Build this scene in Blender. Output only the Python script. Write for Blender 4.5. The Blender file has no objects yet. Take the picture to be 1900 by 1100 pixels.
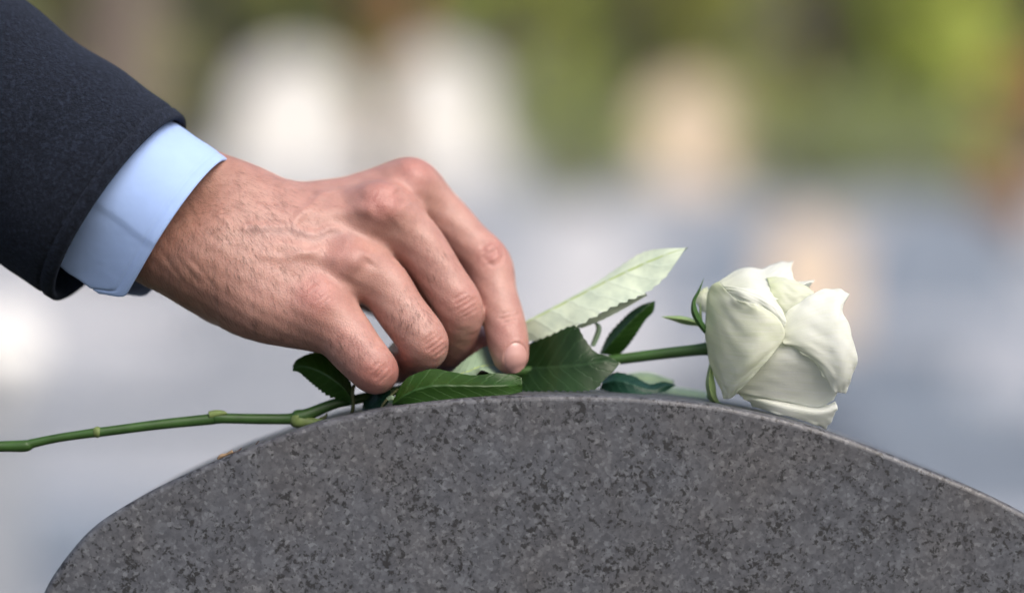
import bpy, math, random
import numpy as np

random.seed(7)
rng = np.random.default_rng(7)
scene = bpy.context.scene
R = math.radians

# ------------------------------------------------------------------ camera, sky, sun, exposure
CAM_H = 0.95                      # lens height above the path, metres
D = 1055.6                        # millimetres from the lens to the plane of focus (y = 0)
cam_d = bpy.data.cameras.new('camera')
cam_d.lens = 100.0
cam_d.sensor_width = 36.0
cam_d.clip_start = 0.05
cam_d.clip_end = 400.0
cam_d.dof.use_dof = True
cam_d.dof.focus_distance = (D - 13.0) / 1000.0      # on the near side of the fingers and the stone's face
cam_d.dof.aperture_fstop = 2.7
cam_d.dof.aperture_blades = 0
cam = bpy.data.objects.new('camera', cam_d)
scene.collection.objects.link(cam)
cam.location = (0.0, -D / 1000.0, CAM_H)
cam.rotation_euler = (R(90), 0, 0)
scene.camera = cam

SUN_DIR = np.array([0.42, -0.52, 0.74]); SUN_DIR /= np.linalg.norm(SUN_DIR)
SUN_ELEV = math.asin(SUN_DIR[2])
SUN_AZ = math.atan2(SUN_DIR[0], SUN_DIR[1])
world = bpy.data.worlds.new('World')
scene.world = world
world.use_nodes = True
wn = world.node_tree.nodes
wn.clear()
w_out = wn.new('ShaderNodeOutputWorld')
w_bg = wn.new('ShaderNodeBackground')
w_sky = wn.new('ShaderNodeTexSky')
w_sky.sky_type = 'NISHITA'
w_sky.sun_disc = False
w_sky.sun_elevation = SUN_ELEV
w_sky.sun_rotation = SUN_AZ
w_sky.air_density = 1.0
w_sky.dust_density = 6.0
w_sky.ozone_density = 1.0
w_bg.inputs['Strength'].default_value = 0.12
world.node_tree.links.new(w_sky.outputs[0], w_bg.inputs['Color'])
world.node_tree.links.new(w_bg.outputs[0], w_out.inputs['Surface'])

sun_d = bpy.data.lights.new('sun', 'SUN')
sun_d.energy = 1.5
sun_d.angle = R(42)
sun_d.color = (1.0, 0.975, 0.94)
sun = bpy.data.objects.new('sun', sun_d)
scene.collection.objects.link(sun)
sun.location = (2, -2, 6)
from mathutils import Vector
sun.rotation_euler = Vector((-SUN_DIR[0], -SUN_DIR[1], -SUN_DIR[2])).to_track_quat('-Z', 'Y').to_euler()

scene.view_settings.view_transform = 'Standard'
scene.view_settings.look = 'None'
scene.view_settings.exposure = 0.60
scene.view_settings.gamma = 1.0
scene.view_settings.use_curve_mapping = False
scene.render.engine = 'CYCLES'
scene.cycles.use_denoising = True
scene.cycles.max_bounces = 8
scene.cycles.transparent_max_bounces = 8

# ------------------------------------------------------------------ helpers
def P(px, py, Y=0.0):
    """millimetre point on the sight line through a photo pixel, at depth Y"""
    k = (D + Y) / D
    return np.array([(px - 950.0) * 0.2 * k, Y, (550.0 - py) * 0.2 * k])

def W(p):
    p = np.asarray(p, float)
    q = p * 0.001
    q[..., 2] += CAM_H
    return q

def smooth(e0, e1, x):
    t = np.clip((x - e0) / (e1 - e0), 0, 1)
    return t * t * (3 - 2 * t)

def crom(pts, n):
    """Catmull-Rom through rows of pts, n samples per span"""
    p = np.asarray(pts, float)
    q = np.vstack([2 * p[0] - p[1], p, 2 * p[-1] - p[-2]])
    out = []
    for i in range(len(p) - 1):
        a, b, c, d = q[i], q[i + 1], q[i + 2], q[i + 3]
        for t in np.linspace(0, 1, n, endpoint=False):
            out.append(0.5 * (2 * b + (c - a) * t + (2 * a - 5 * b + 4 * c - d) * t * t + (3 * b - a - 3 * c + d) * t ** 3))
    out.append(p[-1])
    return np.array(out)

def resample(pts, n):
    """n points evenly spaced along a smooth curve through pts"""
    c = crom(pts, 16)
    s = np.r_[0, np.cumsum(np.linalg.norm(np.diff(c[:, :3], axis=0), axis=1))]
    t = np.linspace(0, s[-1], n)
    return np.stack([np.interp(t, s, c[:, i]) for i in range(c.shape[1])], axis=1)

class MB:
    """collects vertices and faces (in metres) for ONE mesh object"""
    def __init__(self):
        self.v = []; self.f = []; self.n = 0; self.uv = []
    def add(self, v, f, uv=None):
        v = np.asarray(v, float).reshape(-1, 3)
        self.v.append(v)
        self.f.extend([[i + self.n for i in q] for q in f])
        self.uv.append(np.zeros((len(v), 2)) if uv is None else np.asarray(uv, float))
        self.n += len(v)
    def tube(self, pts, rad, seg=10, cap=True, flat=1.0):
        pts = np.asarray(pts, float)
        rad = np.broadcast_to(np.asarray(rad, float), (len(pts),))
        up = np.array([0, 0, 1.0])
        rings = []
        tan = np.gradient(pts, axis=0)
        tan /= np.linalg.norm(tan, axis=1)[:, None] + 1e-12
        if abs(tan[0] @ up) > 0.9: up = np.array([0, 1.0, 0])
        a = np.cross(tan[0], up); a /= np.linalg.norm(a)
        for p, t, r in zip(pts, tan, rad):
            a = a - t * (a @ t); a /= np.linalg.norm(a) + 1e-12
            b = np.cross(a, t)
            th = np.arange(seg) * 2 * math.pi / seg
            rings.append(p + r * (np.cos(th)[:, None] * a + flat * np.sin(th)[:, None] * b))
        v = np.vstack(rings)
        f = []
        for i in range(len(pts) - 1):
            for j in range(seg):
                k = (j + 1) % seg
                f.append([i * seg + j, i * seg + k, (i + 1) * seg + k, (i + 1) * seg + j])
        if cap:
            f.append(list(range(seg))[::-1])
            f.append([(len(pts) - 1) * seg + j for j in range(seg)])
        self.add(v, f)
    def grid(self, g, uv=None, closed=False):
        g = np.asarray(g, float)
        r, c = g.shape[:2]
        f = []
        for i in range(r - 1):
            for j in range(c if closed else c - 1):
                k = (j + 1) % c
                f.append([i * c + j, i * c + k, (i + 1) * c + k, (i + 1) * c + j])
        self.add(g.reshape(-1, 3), f, None if uv is None else np.asarray(uv).reshape(-1, 2))
    def box(self, lo, hi):
        x0, y0, z0 = lo; x1, y1, z1 = hi
        v = [(x0, y0, z0), (x1, y0, z0), (x1, y1, z0), (x0, y1, z0), (x0, y0, z1), (x1, y0, z1), (x1, y1, z1), (x0, y1, z1)]
        self.add(v, [[0, 3, 2, 1], [4, 5, 6, 7], [0, 1, 5, 4], [1, 2, 6, 5], [2, 3, 7, 6], [3, 0, 4, 7]])
    def build(self, name, mat, parent=None, smooth_shade=True, uv=False):
        v = np.vstack(self.v)
        origin = np.array(parent['origin']) if parent is not None and 'origin' in parent.keys() else np.zeros(3)
        me = bpy.data.meshes.new(name)
        me.from_pydata((v - origin).tolist(), [], self.f)
        if uv:
            u = np.vstack(self.uv)
            lay = me.uv_layers.new(name='UVMap')
            idx = np.empty(len(me.loops), int)
            me.loops.foreach_get('vertex_index', idx)
            lay.data.foreach_set('uv', u[idx].ravel())
        if smooth_shade:
            me.polygons.foreach_set('use_smooth', np.ones(len(me.polygons), bool))
        if mat is not None: me.materials.append(mat)
        me.update()
        o = bpy.data.objects.new(name, me)
        scene.collection.objects.link(o)
        if parent is not None: o.parent = parent
        return o

def thing(name, label, cat, loc=(0, 0, 0), group=None):
    o = bpy.data.objects.new(name, None)
    scene.collection.objects.link(o)
    o.location = loc
    o.empty_display_size = 0.05
    o['origin'] = [float(c) for c in loc]
    return tag(o, label, cat, group)

def tag(o, label, cat, group=None):
    o['label'] = label; o['category'] = cat
    if group: o['group'] = group
    return o

# ---- materials
def new_mat(name):
    m = bpy.data.materials.new(name)
    m.use_nodes = True
    nt = m.node_tree
    b = nt.nodes['Principled BSDF']
    return m, nt, b

def N(nt, kind, **kw):
    n = nt.nodes.new(kind)
    for k, v in kw.items():
        if k in n.inputs: n.inputs[k].default_value = v
        else: setattr(n, k, v)
    return n

def ramp(nt, src, stops, interp='LINEAR'):
    r = nt.nodes.new('ShaderNodeValToRGB')
    r.color_ramp.interpolation = interp
    while len(r.color_ramp.elements) < len(stops): r.color_ramp.elements.new(0.5)
    for e, (p, c) in zip(r.color_ramp.elements, stops):
        e.position = p
        e.color = (*c, 1) if len(c) == 3 else c
    nt.links.new(src, r.inputs[0])
    return r.outputs[0]

def noise(nt, vec, scale, detail=4, rough=0.55, out=0):
    n = N(nt, 'ShaderNodeTexNoise')
    n.inputs['Scale'].default_value = scale
    n.inputs['Detail'].default_value = detail
    n.inputs['Roughness'].default_value = rough
    nt.links.new(vec, n.inputs['Vector'])
    return n.outputs[out]

def mix(nt, fac, a, b, mode='MIX'):
    m = nt.nodes.new('ShaderNodeMix')
    m.data_type = 'RGBA'; m.blend_type = mode
    for s, x in ((m.inputs[0], fac), (m.inputs[6], a), (m.inputs[7], b)):
        if hasattr(x, 'is_output'): nt.links.new(x, s)
        elif isinstance(x, (int, float)): s.default_value = x
        else: s.default_value = (*x, 1)
    return m.outputs[2]

def bump(nt, b, h, strength, dist, prev=None):
    n = N(nt, 'ShaderNodeBump')
    n.inputs['Strength'].default_value = strength
    n.inputs['Distance'].default_value = dist
    nt.links.new(h, n.inputs['Height'])
    if prev is not None: nt.links.new(prev, n.inputs['Normal'])
    nt.links.new(n.outputs[0], b.inputs['Normal'])
    return n.outputs[0]

def obj_vec(nt):
    return nt.nodes.new('ShaderNodeTexCoord').outputs['Object']

def mat_granite():
    m, nt, b = new_mat('granite')
    v = obj_vec(nt)
    warp = N(nt, 'ShaderNodeVectorMath', operation='MULTIPLY_ADD')
    nt.links.new(noise(nt, v, 450, 3, 0.6, 1), warp.inputs[0])
    warp.inputs[1].default_value = (0.003, 0.003, 0.003)
    nt.links.new(v, warp.inputs[2])
    wv = warp.outputs[0]
    # mineral grains: two sizes of crystal, then black mica flecks gathered in clusters
    vor = N(nt, 'ShaderNodeTexVoronoi', feature='F1'); vor.inputs['Scale'].default_value = 820
    nt.links.new(wv, vor.inputs['Vector'])
    sep = N(nt, 'ShaderNodeSeparateColor'); nt.links.new(vor.outputs['Color'], sep.inputs[0])
    grain = ramp(nt, sep.outputs[0], [(0.0, (0.046, 0.046, 0.054)), (0.4, (0.072, 0.072, 0.084)), (0.8, (0.102, 0.102, 0.115)), (1.0, (0.19, 0.19, 0.203))])
    vor2 = N(nt, 'ShaderNodeTexVoronoi', feature='F1'); vor2.inputs['Scale'].default_value = 300
    nt.links.new(wv, vor2.inputs['Vector'])
    sep2 = N(nt, 'ShaderNodeSeparateColor'); nt.links.new(vor2.outputs['Color'], sep2.inputs[0])
    c = mix(nt, 0.42, grain, ramp(nt, sep2.outputs[1], [(0.0, (0.064, 0.063, 0.072)), (0.5, (0.088, 0.088, 0.100)), (1.0, (0.132, 0.132, 0.145))]))
    tint = ramp(nt, noise(nt, v, 24, 3, 0.6), [(0.42, (0.96, 1.0, 1.06)), (0.78, (1.04, 0.99, 0.95))])
    c = mix(nt, 1.0, c, tint, 'MULTIPLY')
    fleck = noise(nt, wv, 560, 3, 0.66)
    clus = noise(nt, v, 85, 2, 0.5)
    add = N(nt, 'ShaderNodeMath', operation='MULTIPLY_ADD'); add.inputs[1].default_value = 0.34
    nt.links.new(clus, add.inputs[0]); nt.links.new(fleck, add.inputs[2])
    fm = ramp(nt, add.outputs[0], [(0.0, (0, 0, 0)), (0.750, (0, 0, 0)), (0.775, (0.95,) * 3)])
    c = mix(nt, fm, c, (0.015, 0.015, 0.018))
    broad = ramp(nt, noise(nt, v, 9, 2), [(0.3, (0.76, 0.79, 0.79)), (0.7, (0.88, 0.91, 0.91))])
    c = mix(nt, 1.0, c, broad, 'MULTIPLY')
    nt.links.new(c, b.inputs['Base Color'])
    rr = ramp(nt, sep.outputs[1], [(0, (0.38,) * 3), (1, (0.55,) * 3)])
    nt.links.new(rr, b.inputs['Roughness'])
    bump(nt, b, fleck, 0.25, 0.0004)
    return m

def mat_skin():
    m, nt, b = new_mat('skin')
    at = N(nt, 'ShaderNodeAttribute', attribute_name='skin_tone')
    v = obj_vec(nt)
    blot = ramp(nt, noise(nt, v, 130, 4, 0.6), [(0.3, (0.90, 0.86, 0.86)), (0.7, (1.08, 1.09, 1.08))])
    c = mix(nt, 1.0, at.outputs['Color'], blot, 'MULTIPLY')
    fine = ramp(nt, noise(nt, v, 900, 3, 0.7), [(0.3, (0.93, 0.91, 0.90)), (0.7, (1.05, 1.05, 1.05))])
    c = mix(nt, 1.0, c, fine, 'MULTIPLY')
    nt.links.new(c, b.inputs['Base Color'])
    b.inputs['Subsurface Weight'].default_value = 0.22
    b.inputs['Subsurface Radius'].default_value = (1.0, 0.36, 0.2)
    b.inputs['Subsurface Scale'].default_value = 0.0022
    b.inputs['Roughness'].default_value = 0.42
    b.inputs['Specular IOR Level'].default_value = 0.42
    # fine furrows that cross in diamonds
    vo = N(nt, 'ShaderNodeTexVoronoi', feature='DISTANCE_TO_EDGE'); vo.inputs['Scale'].default_value = 950
    nt.links.new(v, vo.inputs['Vector'])
    cell = ramp(nt, vo.outputs['Distance'], [(0.0, (0, 0, 0)), (0.18, (1, 1, 1))])
    p = bump(nt, b, cell, 0.26, 0.0002)
    n2 = N(nt, 'ShaderNodeBump'); n2.inputs['Strength'].default_value = 0.2; n2.inputs['Distance'].default_value = 0.0005
    nt.links.new(noise(nt, v, 330, 4, 0.6), n2.inputs['Height']); nt.links.new(p, n2.inputs['Normal'])
    nt.links.new(n2.outputs[0], b.inputs['Normal'])
    return m

def mat_simple(name, col, rough=0.5, spec=0.4, var=0.12, scale=40, sheen=0.0):
    m, nt, b = new_mat(name)
    v = obj_vec(nt)
    c = mix(nt, 1.0, col, ramp(nt, noise(nt, v, scale, 4), [(0.3, (1 - var,) * 3), (0.7, (1 + var,) * 3)]), 'MULTIPLY')
    nt.links.new(c, b.inputs['Base Color'])
    b.inputs['Roughness'].default_value = rough
    b.inputs['Specular IOR Level'].default_value = spec
    b.inputs['Sheen Weight'].default_value = sheen
    return m

def island_mat(name, stops, rough=0.6, spec=0.3, trans=None):
    """every loose piece of the mesh gets its own shade (hairs, fibres, leaves of a far tree)"""
    m, nt, b = new_mat(name)
    geo = N(nt, 'ShaderNodeNewGeometry')
    c = ramp(nt, geo.outputs['Random Per Island'], stops)
    nt.links.new(c, b.inputs['Base Color'])
    b.inputs['Roughness'].default_value = rough
    b.inputs['Specular IOR Level'].default_value = spec
    if trans:
        t = N(nt, 'ShaderNodeBsdfTranslucent')
        nt.links.new(mix(nt, 1.0, c, trans, 'MULTIPLY'), t.inputs['Color'])
        ms = N(nt, 'ShaderNodeMixShader'); ms.inputs[0].default_value = 0.35
        nt.links.new(b.outputs[0], ms.inputs[1]); nt.links.new(t.outputs[0], ms.inputs[2])
        nt.links.new(ms.outputs[0], nt.nodes['Material Output'].inputs['Surface'])
    return m

def mat_leaf(name, top, under, rough=0.42, veins=9.0):
    """glossy upper side, pale matt underside, veins from the leaf's own UV"""
    m, nt, b = new_mat(name)
    uv = nt.nodes.new('ShaderNodeUVMap').outputs[0]
    sep = N(nt, 'ShaderNodeSeparateXYZ'); nt.links.new(uv, sep.inputs[0])
    av = N(nt, 'ShaderNodeMath', operation='ABSOLUTE'); nt.links.new(sep.outputs[1], av.inputs[0])
    mid = ramp(nt, av.outputs[0], [(0.0, (1, 1, 1)), (0.035, (0.8,) * 3), (0.075, (0, 0, 0))])
    a1 = N(nt, 'ShaderNodeMath', operation='MULTIPLY_ADD'); a1.inputs[1].default_value = -0.17
    nt.links.new(av.outputs[0], a1.inputs[0]); nt.links.new(sep.outputs[0], a1.inputs[2])
    nz = N(nt, 'ShaderNodeMath', operation='MULTIPLY_ADD'); nz.inputs[1].default_value = 0.05
    nt.links.new(noise(nt, uv, 5, 2), nz.inputs[0]); nt.links.new(a1.outputs[0], nz.inputs[2])
    a2 = N(nt, 'ShaderNodeMath', operation='MULTIPLY'); a2.inputs[1].default_value = veins
    nt.links.new(nz.outputs[0], a2.inputs[0])
    fr = N(nt, 'ShaderNodeMath', operation='PINGPONG'); fr.inputs[1].default_value = 0.5
    nt.links.new(a2.outputs[0], fr.inputs[0])
    side = ramp(nt, fr.outputs[0], [(0.0, (0.8,) * 3), (0.06, (0.4,) * 3), (0.14, (0, 0, 0))])
    vein = mix(nt, 1.0, mid, side, 'LIGHTEN')
    ov = obj_vec(nt)
    mott = ramp(nt, noise(nt, ov, 120, 4), [(0.3, (0.78, 0.80, 0.8)), (0.7, (1.18, 1.15, 1.1))])
    ct = mix(nt, 1.0, top, mott, 'MULTIPLY')
    ct = mix(nt, vein, ct, tuple(min(1, x * 1.35 + 0.006) for x in top))
    cu = mix(nt, 1.0, under, mott, 'MULTIPLY')
    cu = mix(nt, mid, cu, (0.36, 0.47, 0.16))
    cu = mix(nt, N(nt, 'ShaderNodeMath').outputs[0] if False else side, cu, tuple(x * 0.93 for x in under))
    geo = N(nt, 'ShaderNodeNewGeometry')
    c = mix(nt, geo.outputs['Backfacing'], cu, ct)
    nt.links.new(c, b.inputs['Base Color'])
    b.inputs['Roughness'].default_value = rough
    b.inputs['Specular IOR Level'].default_value = 0.32
    bump(nt, b, vein, 0.3, 0.0004)
    t = N(nt, 'ShaderNodeBsdfTranslucent')
    t.inputs['Color'].default_value = (top[0] * 2.2, top[1] * 2.2, top[2] * 0.8, 1)
    ms = N(nt, 'ShaderNodeMixShader'); ms.inputs[0].default_value = 0.16
    nt.links.new(b.outputs[0], ms.inputs[1]); nt.links.new(t.outputs[0], ms.inputs[2])
    nt.links.new(ms.outputs[0], nt.nodes['Material Output'].inputs['Surface'])
    return m

def mat_petal(name, col, green):
    m, nt, b = new_mat(name)
    v = obj_vec(nt)
    uv = nt.nodes.new('ShaderNodeUVMap').outputs[0]
    sep = N(nt, 'ShaderNodeSeparateXYZ'); nt.links.new(uv, sep.inputs[0])
    # green-cream veining runs from the base of the petal outwards
    mp = N(nt, 'ShaderNodeMapping'); mp.inputs['Scale'].default_value = (2.0, 30.0, 1)
    nt.links.new(uv, mp.inputs[0])
    streak = noise(nt, mp.outputs[0], 1.0, 4, 0.6)
    g = ramp(nt, streak, [(0.35, (0,) * 3), (0.75, (0.6,) * 3)])
    blot = ramp(nt, noise(nt, v, 60, 4), [(0.45, (0,) * 3), (0.75, (0.45,) * 3)])
    c = mix(nt, g, col, green)
    c = mix(nt, blot, c, tuple(0.5 * (a + d) for a, d in zip(green, col)))
    base = ramp(nt, sep.outputs[0], [(0.0, (0.8,) * 3), (0.35, (0,) * 3)])
    c = mix(nt, base, c, tuple(x for x in green))
    nt.links.new(c, b.inputs['Base Color'])
    b.inputs['Roughness'].default_value = 0.55
    b.inputs['Specular IOR Level'].default_value = 0.25
    b.inputs['Sheen Weight'].default_value = 0.08
    p_ = bump(nt, b, streak, 0.22, 0.0008)
    bump(nt, b, noise(nt, v, 150, 5, 0.65), 0.22, 0.0012, p_)
    t = N(nt, 'ShaderNodeBsdfTranslucent'); nt.links.new(c, t.inputs['Color'])
    ms = N(nt, 'ShaderNodeMixShader'); ms.inputs[0].default_value = 0.5
    nt.links.new(b.outputs[0], ms.inputs[1]); nt.links.new(t.outputs[0], ms.inputs[2])
    nt.links.new(ms.outputs[0], nt.nodes['Material Output'].inputs['Surface'])
    return m

def mat_cloth(name, col, weave=3000, rough=0.8):
    m, nt, b = new_mat(name)
    v = obj_vec(nt)
    c = mix(nt, 1.0, col, ramp(nt, noise(nt, v, 60, 4), [(0.3, (0.94,) * 3), (0.7, (1.05,) * 3)]), 'MULTIPLY')
    nt.links.new(c, b.inputs['Base Color'])
    b.inputs['Roughness'].default_value = rough
    b.inputs['Specular IOR Level'].default_value = 0.2
    b.inputs['Sheen Weight'].default_value = 0.15
    p = bump(nt, b, noise(nt, v, weave, 2), 0.25, 0.0002)
    n2 = N(nt, 'ShaderNodeBump'); n2.inputs['Strength'].default_value = 0.3; n2.inputs['Distance'].default_value = 0.0015
    nt.links.new(noise(nt, v, 55, 3), n2.inputs['Height']); nt.links.new(p, n2.inputs['Normal'])
    nt.links.new(n2.outputs[0], b.inputs['Normal'])
    return m

def mat_wool():
    m, nt, b = new_mat('wool')
    v = obj_vec(nt)
    n1 = noise(nt, v, 620, 6, 0.8)
    c = ramp(nt, n1, [(0.35, (0.004, 0.005, 0.008)), (0.52, (0.010, 0.013, 0.022)), (0.72, (0.029, 0.039, 0.068))])
    nt.links.new(c, b.inputs['Base Color'])
    b.inputs['Roughness'].default_value = 0.95
    b.inputs['Specular IOR Level'].default_value = 0.1
    b.inputs['Sheen Weight'].default_value = 0.10
    b.inputs['Sheen Tint'].default_value = (0.45, 0.56, 0.85, 1)
    bump(nt, b, n1, 0.9, 0.0016)
    return m

M_granite = mat_granite()
M_skin = mat_skin()
M_wool = mat_wool()
M_shirt = mat_cloth('shirt_cotton', (0.31, 0.44, 0.755))
M_nail = mat_simple('nail', (0.47, 0.265, 0.24), 0.28, 0.5, 0.05, 300)
M_hair = island_mat('hair', [(0, (0.03, 0.018, 0.013)), (1, (0.10, 0.058, 0.042))], 0.45)
M_fibre = island_mat('wool_fibre', [(0, (0.003, 0.004, 0.006)), (0.4, (0.012, 0.016, 0.028)), (0.75, (0.055, 0.075, 0.130)), (1, (0.20, 0.24, 0.33))], 0.9, 0.1)
M_stem = mat_simple('rose_stem', (0.035, 0.085, 0.020), 0.4, 0.4, 0.3, 90)
M_petiole = mat_simple('petiole', (0.075, 0.085, 0.035), 0.5, 0.3, 0.3, 200)
M_node = mat_simple('stem_node', (0.16, 0.22, 0.075), 0.5, 0.3, 0.3, 200)
M_leaf = mat_leaf('rose_leaf', (0.012, 0.036, 0.009), (0.60, 0.70, 0.57))
M_leaf_mid = mat_leaf('rose_leaf_green', (0.016, 0.052, 0.006), (0.42, 0.54, 0.40))
M_leaf_blue = mat_leaf('rose_leaf_blue', (0.010, 0.046, 0.030), (0.24, 0.34, 0.24))
M_petal = mat_petal('petal', (0.87, 0.89, 0.87), (0.80, 0.83, 0.70))
M_petal_green = mat_petal('petal_green', (0.85, 0.87, 0.79), (0.70, 0.76, 0.52))
M_sepal = mat_leaf('sepal', (0.045, 0.11, 0.03), (0.25, 0.36, 0.16), 0.45)
M_dry = mat_simple('dry_bract', (0.24, 0.17, 0.11), 0.7, 0.2, 0.3, 400)
M_dry_dark = mat_simple('dry_stalk', (0.05, 0.03, 0.025), 0.7, 0.2, 0.3, 400)

# ================================================================== THE SETTING
def ground_z(y):
    """path level by the stone, then a long cemetery slope up to the trees (metres)"""
    y = np.asarray(y, float)
    return 1.95 * smooth(2.5, 24, y) + 0.05 * np.clip(y - 18, 0, 200) * smooth(18, 30, y)

def build_ground():
    m, nt, b = new_mat('pale_gravel')
    v = obj_vec(nt)
    c = ramp(nt, noise(nt, v, 60, 5, 0.7), [(0.3, (0.27, 0.285, 0.315)), (0.7, (0.45, 0.46, 0.49))])
    big = ramp(nt, noise(nt, v, 0.55, 3, 0.5), [(0.38, (0.80, 0.83, 0.88)), (0.62, (1.08, 1.07, 1.06))])
    c = mix(nt, 1.0, c, big, 'MULTIPLY')
    nt.links.new(c, b.inputs['Base Color'])
    b.inputs['Roughness'].default_value = 0.85
    bump(nt, b, noise(nt, v, 90, 4), 0.5, 0.01)
    xs = np.r_[-160, -60, np.linspace(-25, 25, 41), 60, 160]
    ys = np.r_[-60, -20, -5, np.linspace(-2, 45, 95), 70, 120, 200]
    X, Y = np.meshgrid(xs, ys)
    Z = ground_z(Y) + 0.03 * np.sin(X * 1.3 + Y * 0.7) * smooth(2, 6, Y)
    mb = MB(); mb.grid(np.stack([X, Y, Z], -1))
    o = mb.build('ground', m)
    o['kind'] = 'structure'
build_ground()

def build_added_lawn():  # unseen dark turf, added round the stone to cut light bounced from below
    m, nt, b = new_mat('added_lawn_turf')
    v = obj_vec(nt)
    c = ramp(nt, noise(nt, v, 35, 6, 0.7), [(0.3, (0.075, 0.085, 0.055)), (0.7, (0.14, 0.145, 0.105))])
    nt.links.new(c, b.inputs['Base Color'])
    b.inputs['Roughness'].default_value = 0.9
    bump(nt, b, noise(nt, v, 120, 5, 0.7), 0.9, 0.03)
    xs = np.linspace(-14, 14, 30); ys = np.r_[-40, -20, np.linspace(-10, 4.4, 30)]
    X, Y = np.meshgrid(xs, ys)
    Z = ground_z(Y) + 0.03 * np.sin(X * 1.3 + Y * 0.7) * smooth(2, 6, Y) + 0.004
    mb = MB(); mb.grid(np.stack([X, Y, Z], -1))
    o = mb.build('added_lawn', m); o['kind'] = 'structure'
build_added_lawn()

# ---- the granite headstone in front
def build_stone():
    pts = [(62, 1330), (63, 1200), (70, 1135), (85, 1090), (112, 1047), (150, 1000), (185, 968), (230, 939), (285, 908), (350, 877), (415, 848), (480, 823), (540, 801), (600, 781), (660, 768),
           (720, 756), (785, 747), (850, 740), (910, 736), (970, 733), (1040, 732), (1100, 733), (1160, 735), (1220, 739), (1275, 744), (1330, 751), (1390, 762), (1450, 775), (1505, 790),
           (1560, 808), (1630, 834), (1700, 862), (1760, 886), (1820, 911), (1880, 940), (1935, 972), (1980, 1010), (2010, 1050), (2028, 1100), (2034, 1180), (2035, 1330)]
    yf, yb = -25.0, 72.0
    o = np.array([P(x, y, yf) for x, y in pts])[:, [0, 2]]
    o = crom(o, 6)
    foot = -CAM_H * 1000
    o = np.vstack([[o[0, 0], foot], [o[0, 0], -600], o, [o[-1, 0], -600], [o[-1, 0], foot]])
    t = np.gradient(o, axis=0); t /= np.linalg.norm(t, axis=1)[:, None]
    nrm = np.stack([-t[:, 1], t[:, 0]], 1)          # outward
    nrm[0] = nrm[1] = (-1, 0); nrm[-1] = nrm[-2] = (1, 0)
    rb = 2.2
    rings = []
    for a in np.linspace(0, 90, 6):
        rings.append((yf + rb * (1 - math.sin(R(a))), rb * (1 - math.cos(R(a)))))
    ring_list = []
    for y, ins in rings:                            # front roundover, from the face outwards
        ring_list.append((y, ins))
    ring_list = sorted(ring_list, key=lambda q: -q[1]) if False else ring_list
    prof = [(yf, rb)] + [(yf + rb * (1 - math.cos(R(a))), rb * (1 - math.sin(R(a)))) for a in (18, 36, 54, 72, 90)]
    for y in np.linspace(yf + rb, yb - rb, 6)[1:-1]: prof.append((y, 0.0))
    prof += [(yb - rb * (1 - math.cos(R(a))), rb * (1 - math.sin(R(a)))) for a in (90, 72, 54, 36, 18)] + [(yb, rb)]
    g = []
    for y, ins in prof:
        q = o - nrm * ins
        g.append(np.stack([q[:, 0], np.full(len(q), y), q[:, 1]], 1))
    g = np.array(g)
    gr = thing('gravestone', 'dark speckled grey granite headstone with a curved top under the rose', 'gravestone', tuple(W(np.array([20.0, 20.0, foot]))))
    mb = MB()
    mb.grid(W(g))
    n = len(o)
    # faces are separate vertex rings so their edge stays crisp
    mb.add(W(g[0]), [list(range(n))]); mb.add(W(g[-1]), [list(range(n))[::-1]])
    ob = mb.build('tablet', M_granite, gr)
    ob.data.polygons[len(ob.data.polygons) - 1].use_smooth = False
    ob.data.polygons[len(ob.data.polygons) - 2].use_smooth = False
    mb = MB()
    lo, hi = o[:, 0].min(), o[:, 0].max()
    b0, b1 = W(np.array([lo - 45, yf - 45, foot])), W(np.array([hi + 45, yb + 45, foot + 110]))
    mb.box(b0, b1)
    mb.build('plinth', M_granite, gr, False)
    return o
stone_outline = build_stone()

def stone_top(x):
    """height of the stone's curved top (mm, lens height = 0) above x (mm)"""
    return float(np.interp(x, stone_outline[2:-2, 0], stone_outline[2:-2, 1]))

# ---- things behind, on the slope
M_marble = mat_simple('white_marble', (0.70, 0.69, 0.66), 0.5, 0.3, 0.08, 6)
M_warm = mat_simple('warm_limestone', (0.66, 0.54, 0.42), 0.6, 0.3, 0.1, 6)
M_glaze = mat_simple('white_glaze', (0.88, 0.88, 0.87), 0.25, 0.5, 0.03, 6)
M_slate = mat_simple('blue_grey_granite', (0.20, 0.24, 0.30), 0.4, 0.5, 0.15, 8)
M_grey = mat_simple('grey_granite', (0.32, 0.345, 0.39), 0.45, 0.5, 0.12, 8)
M_concrete = mat_simple('pale_concrete', (0.52, 0.53, 0.56), 0.7, 0.3, 0.1, 5)

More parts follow.
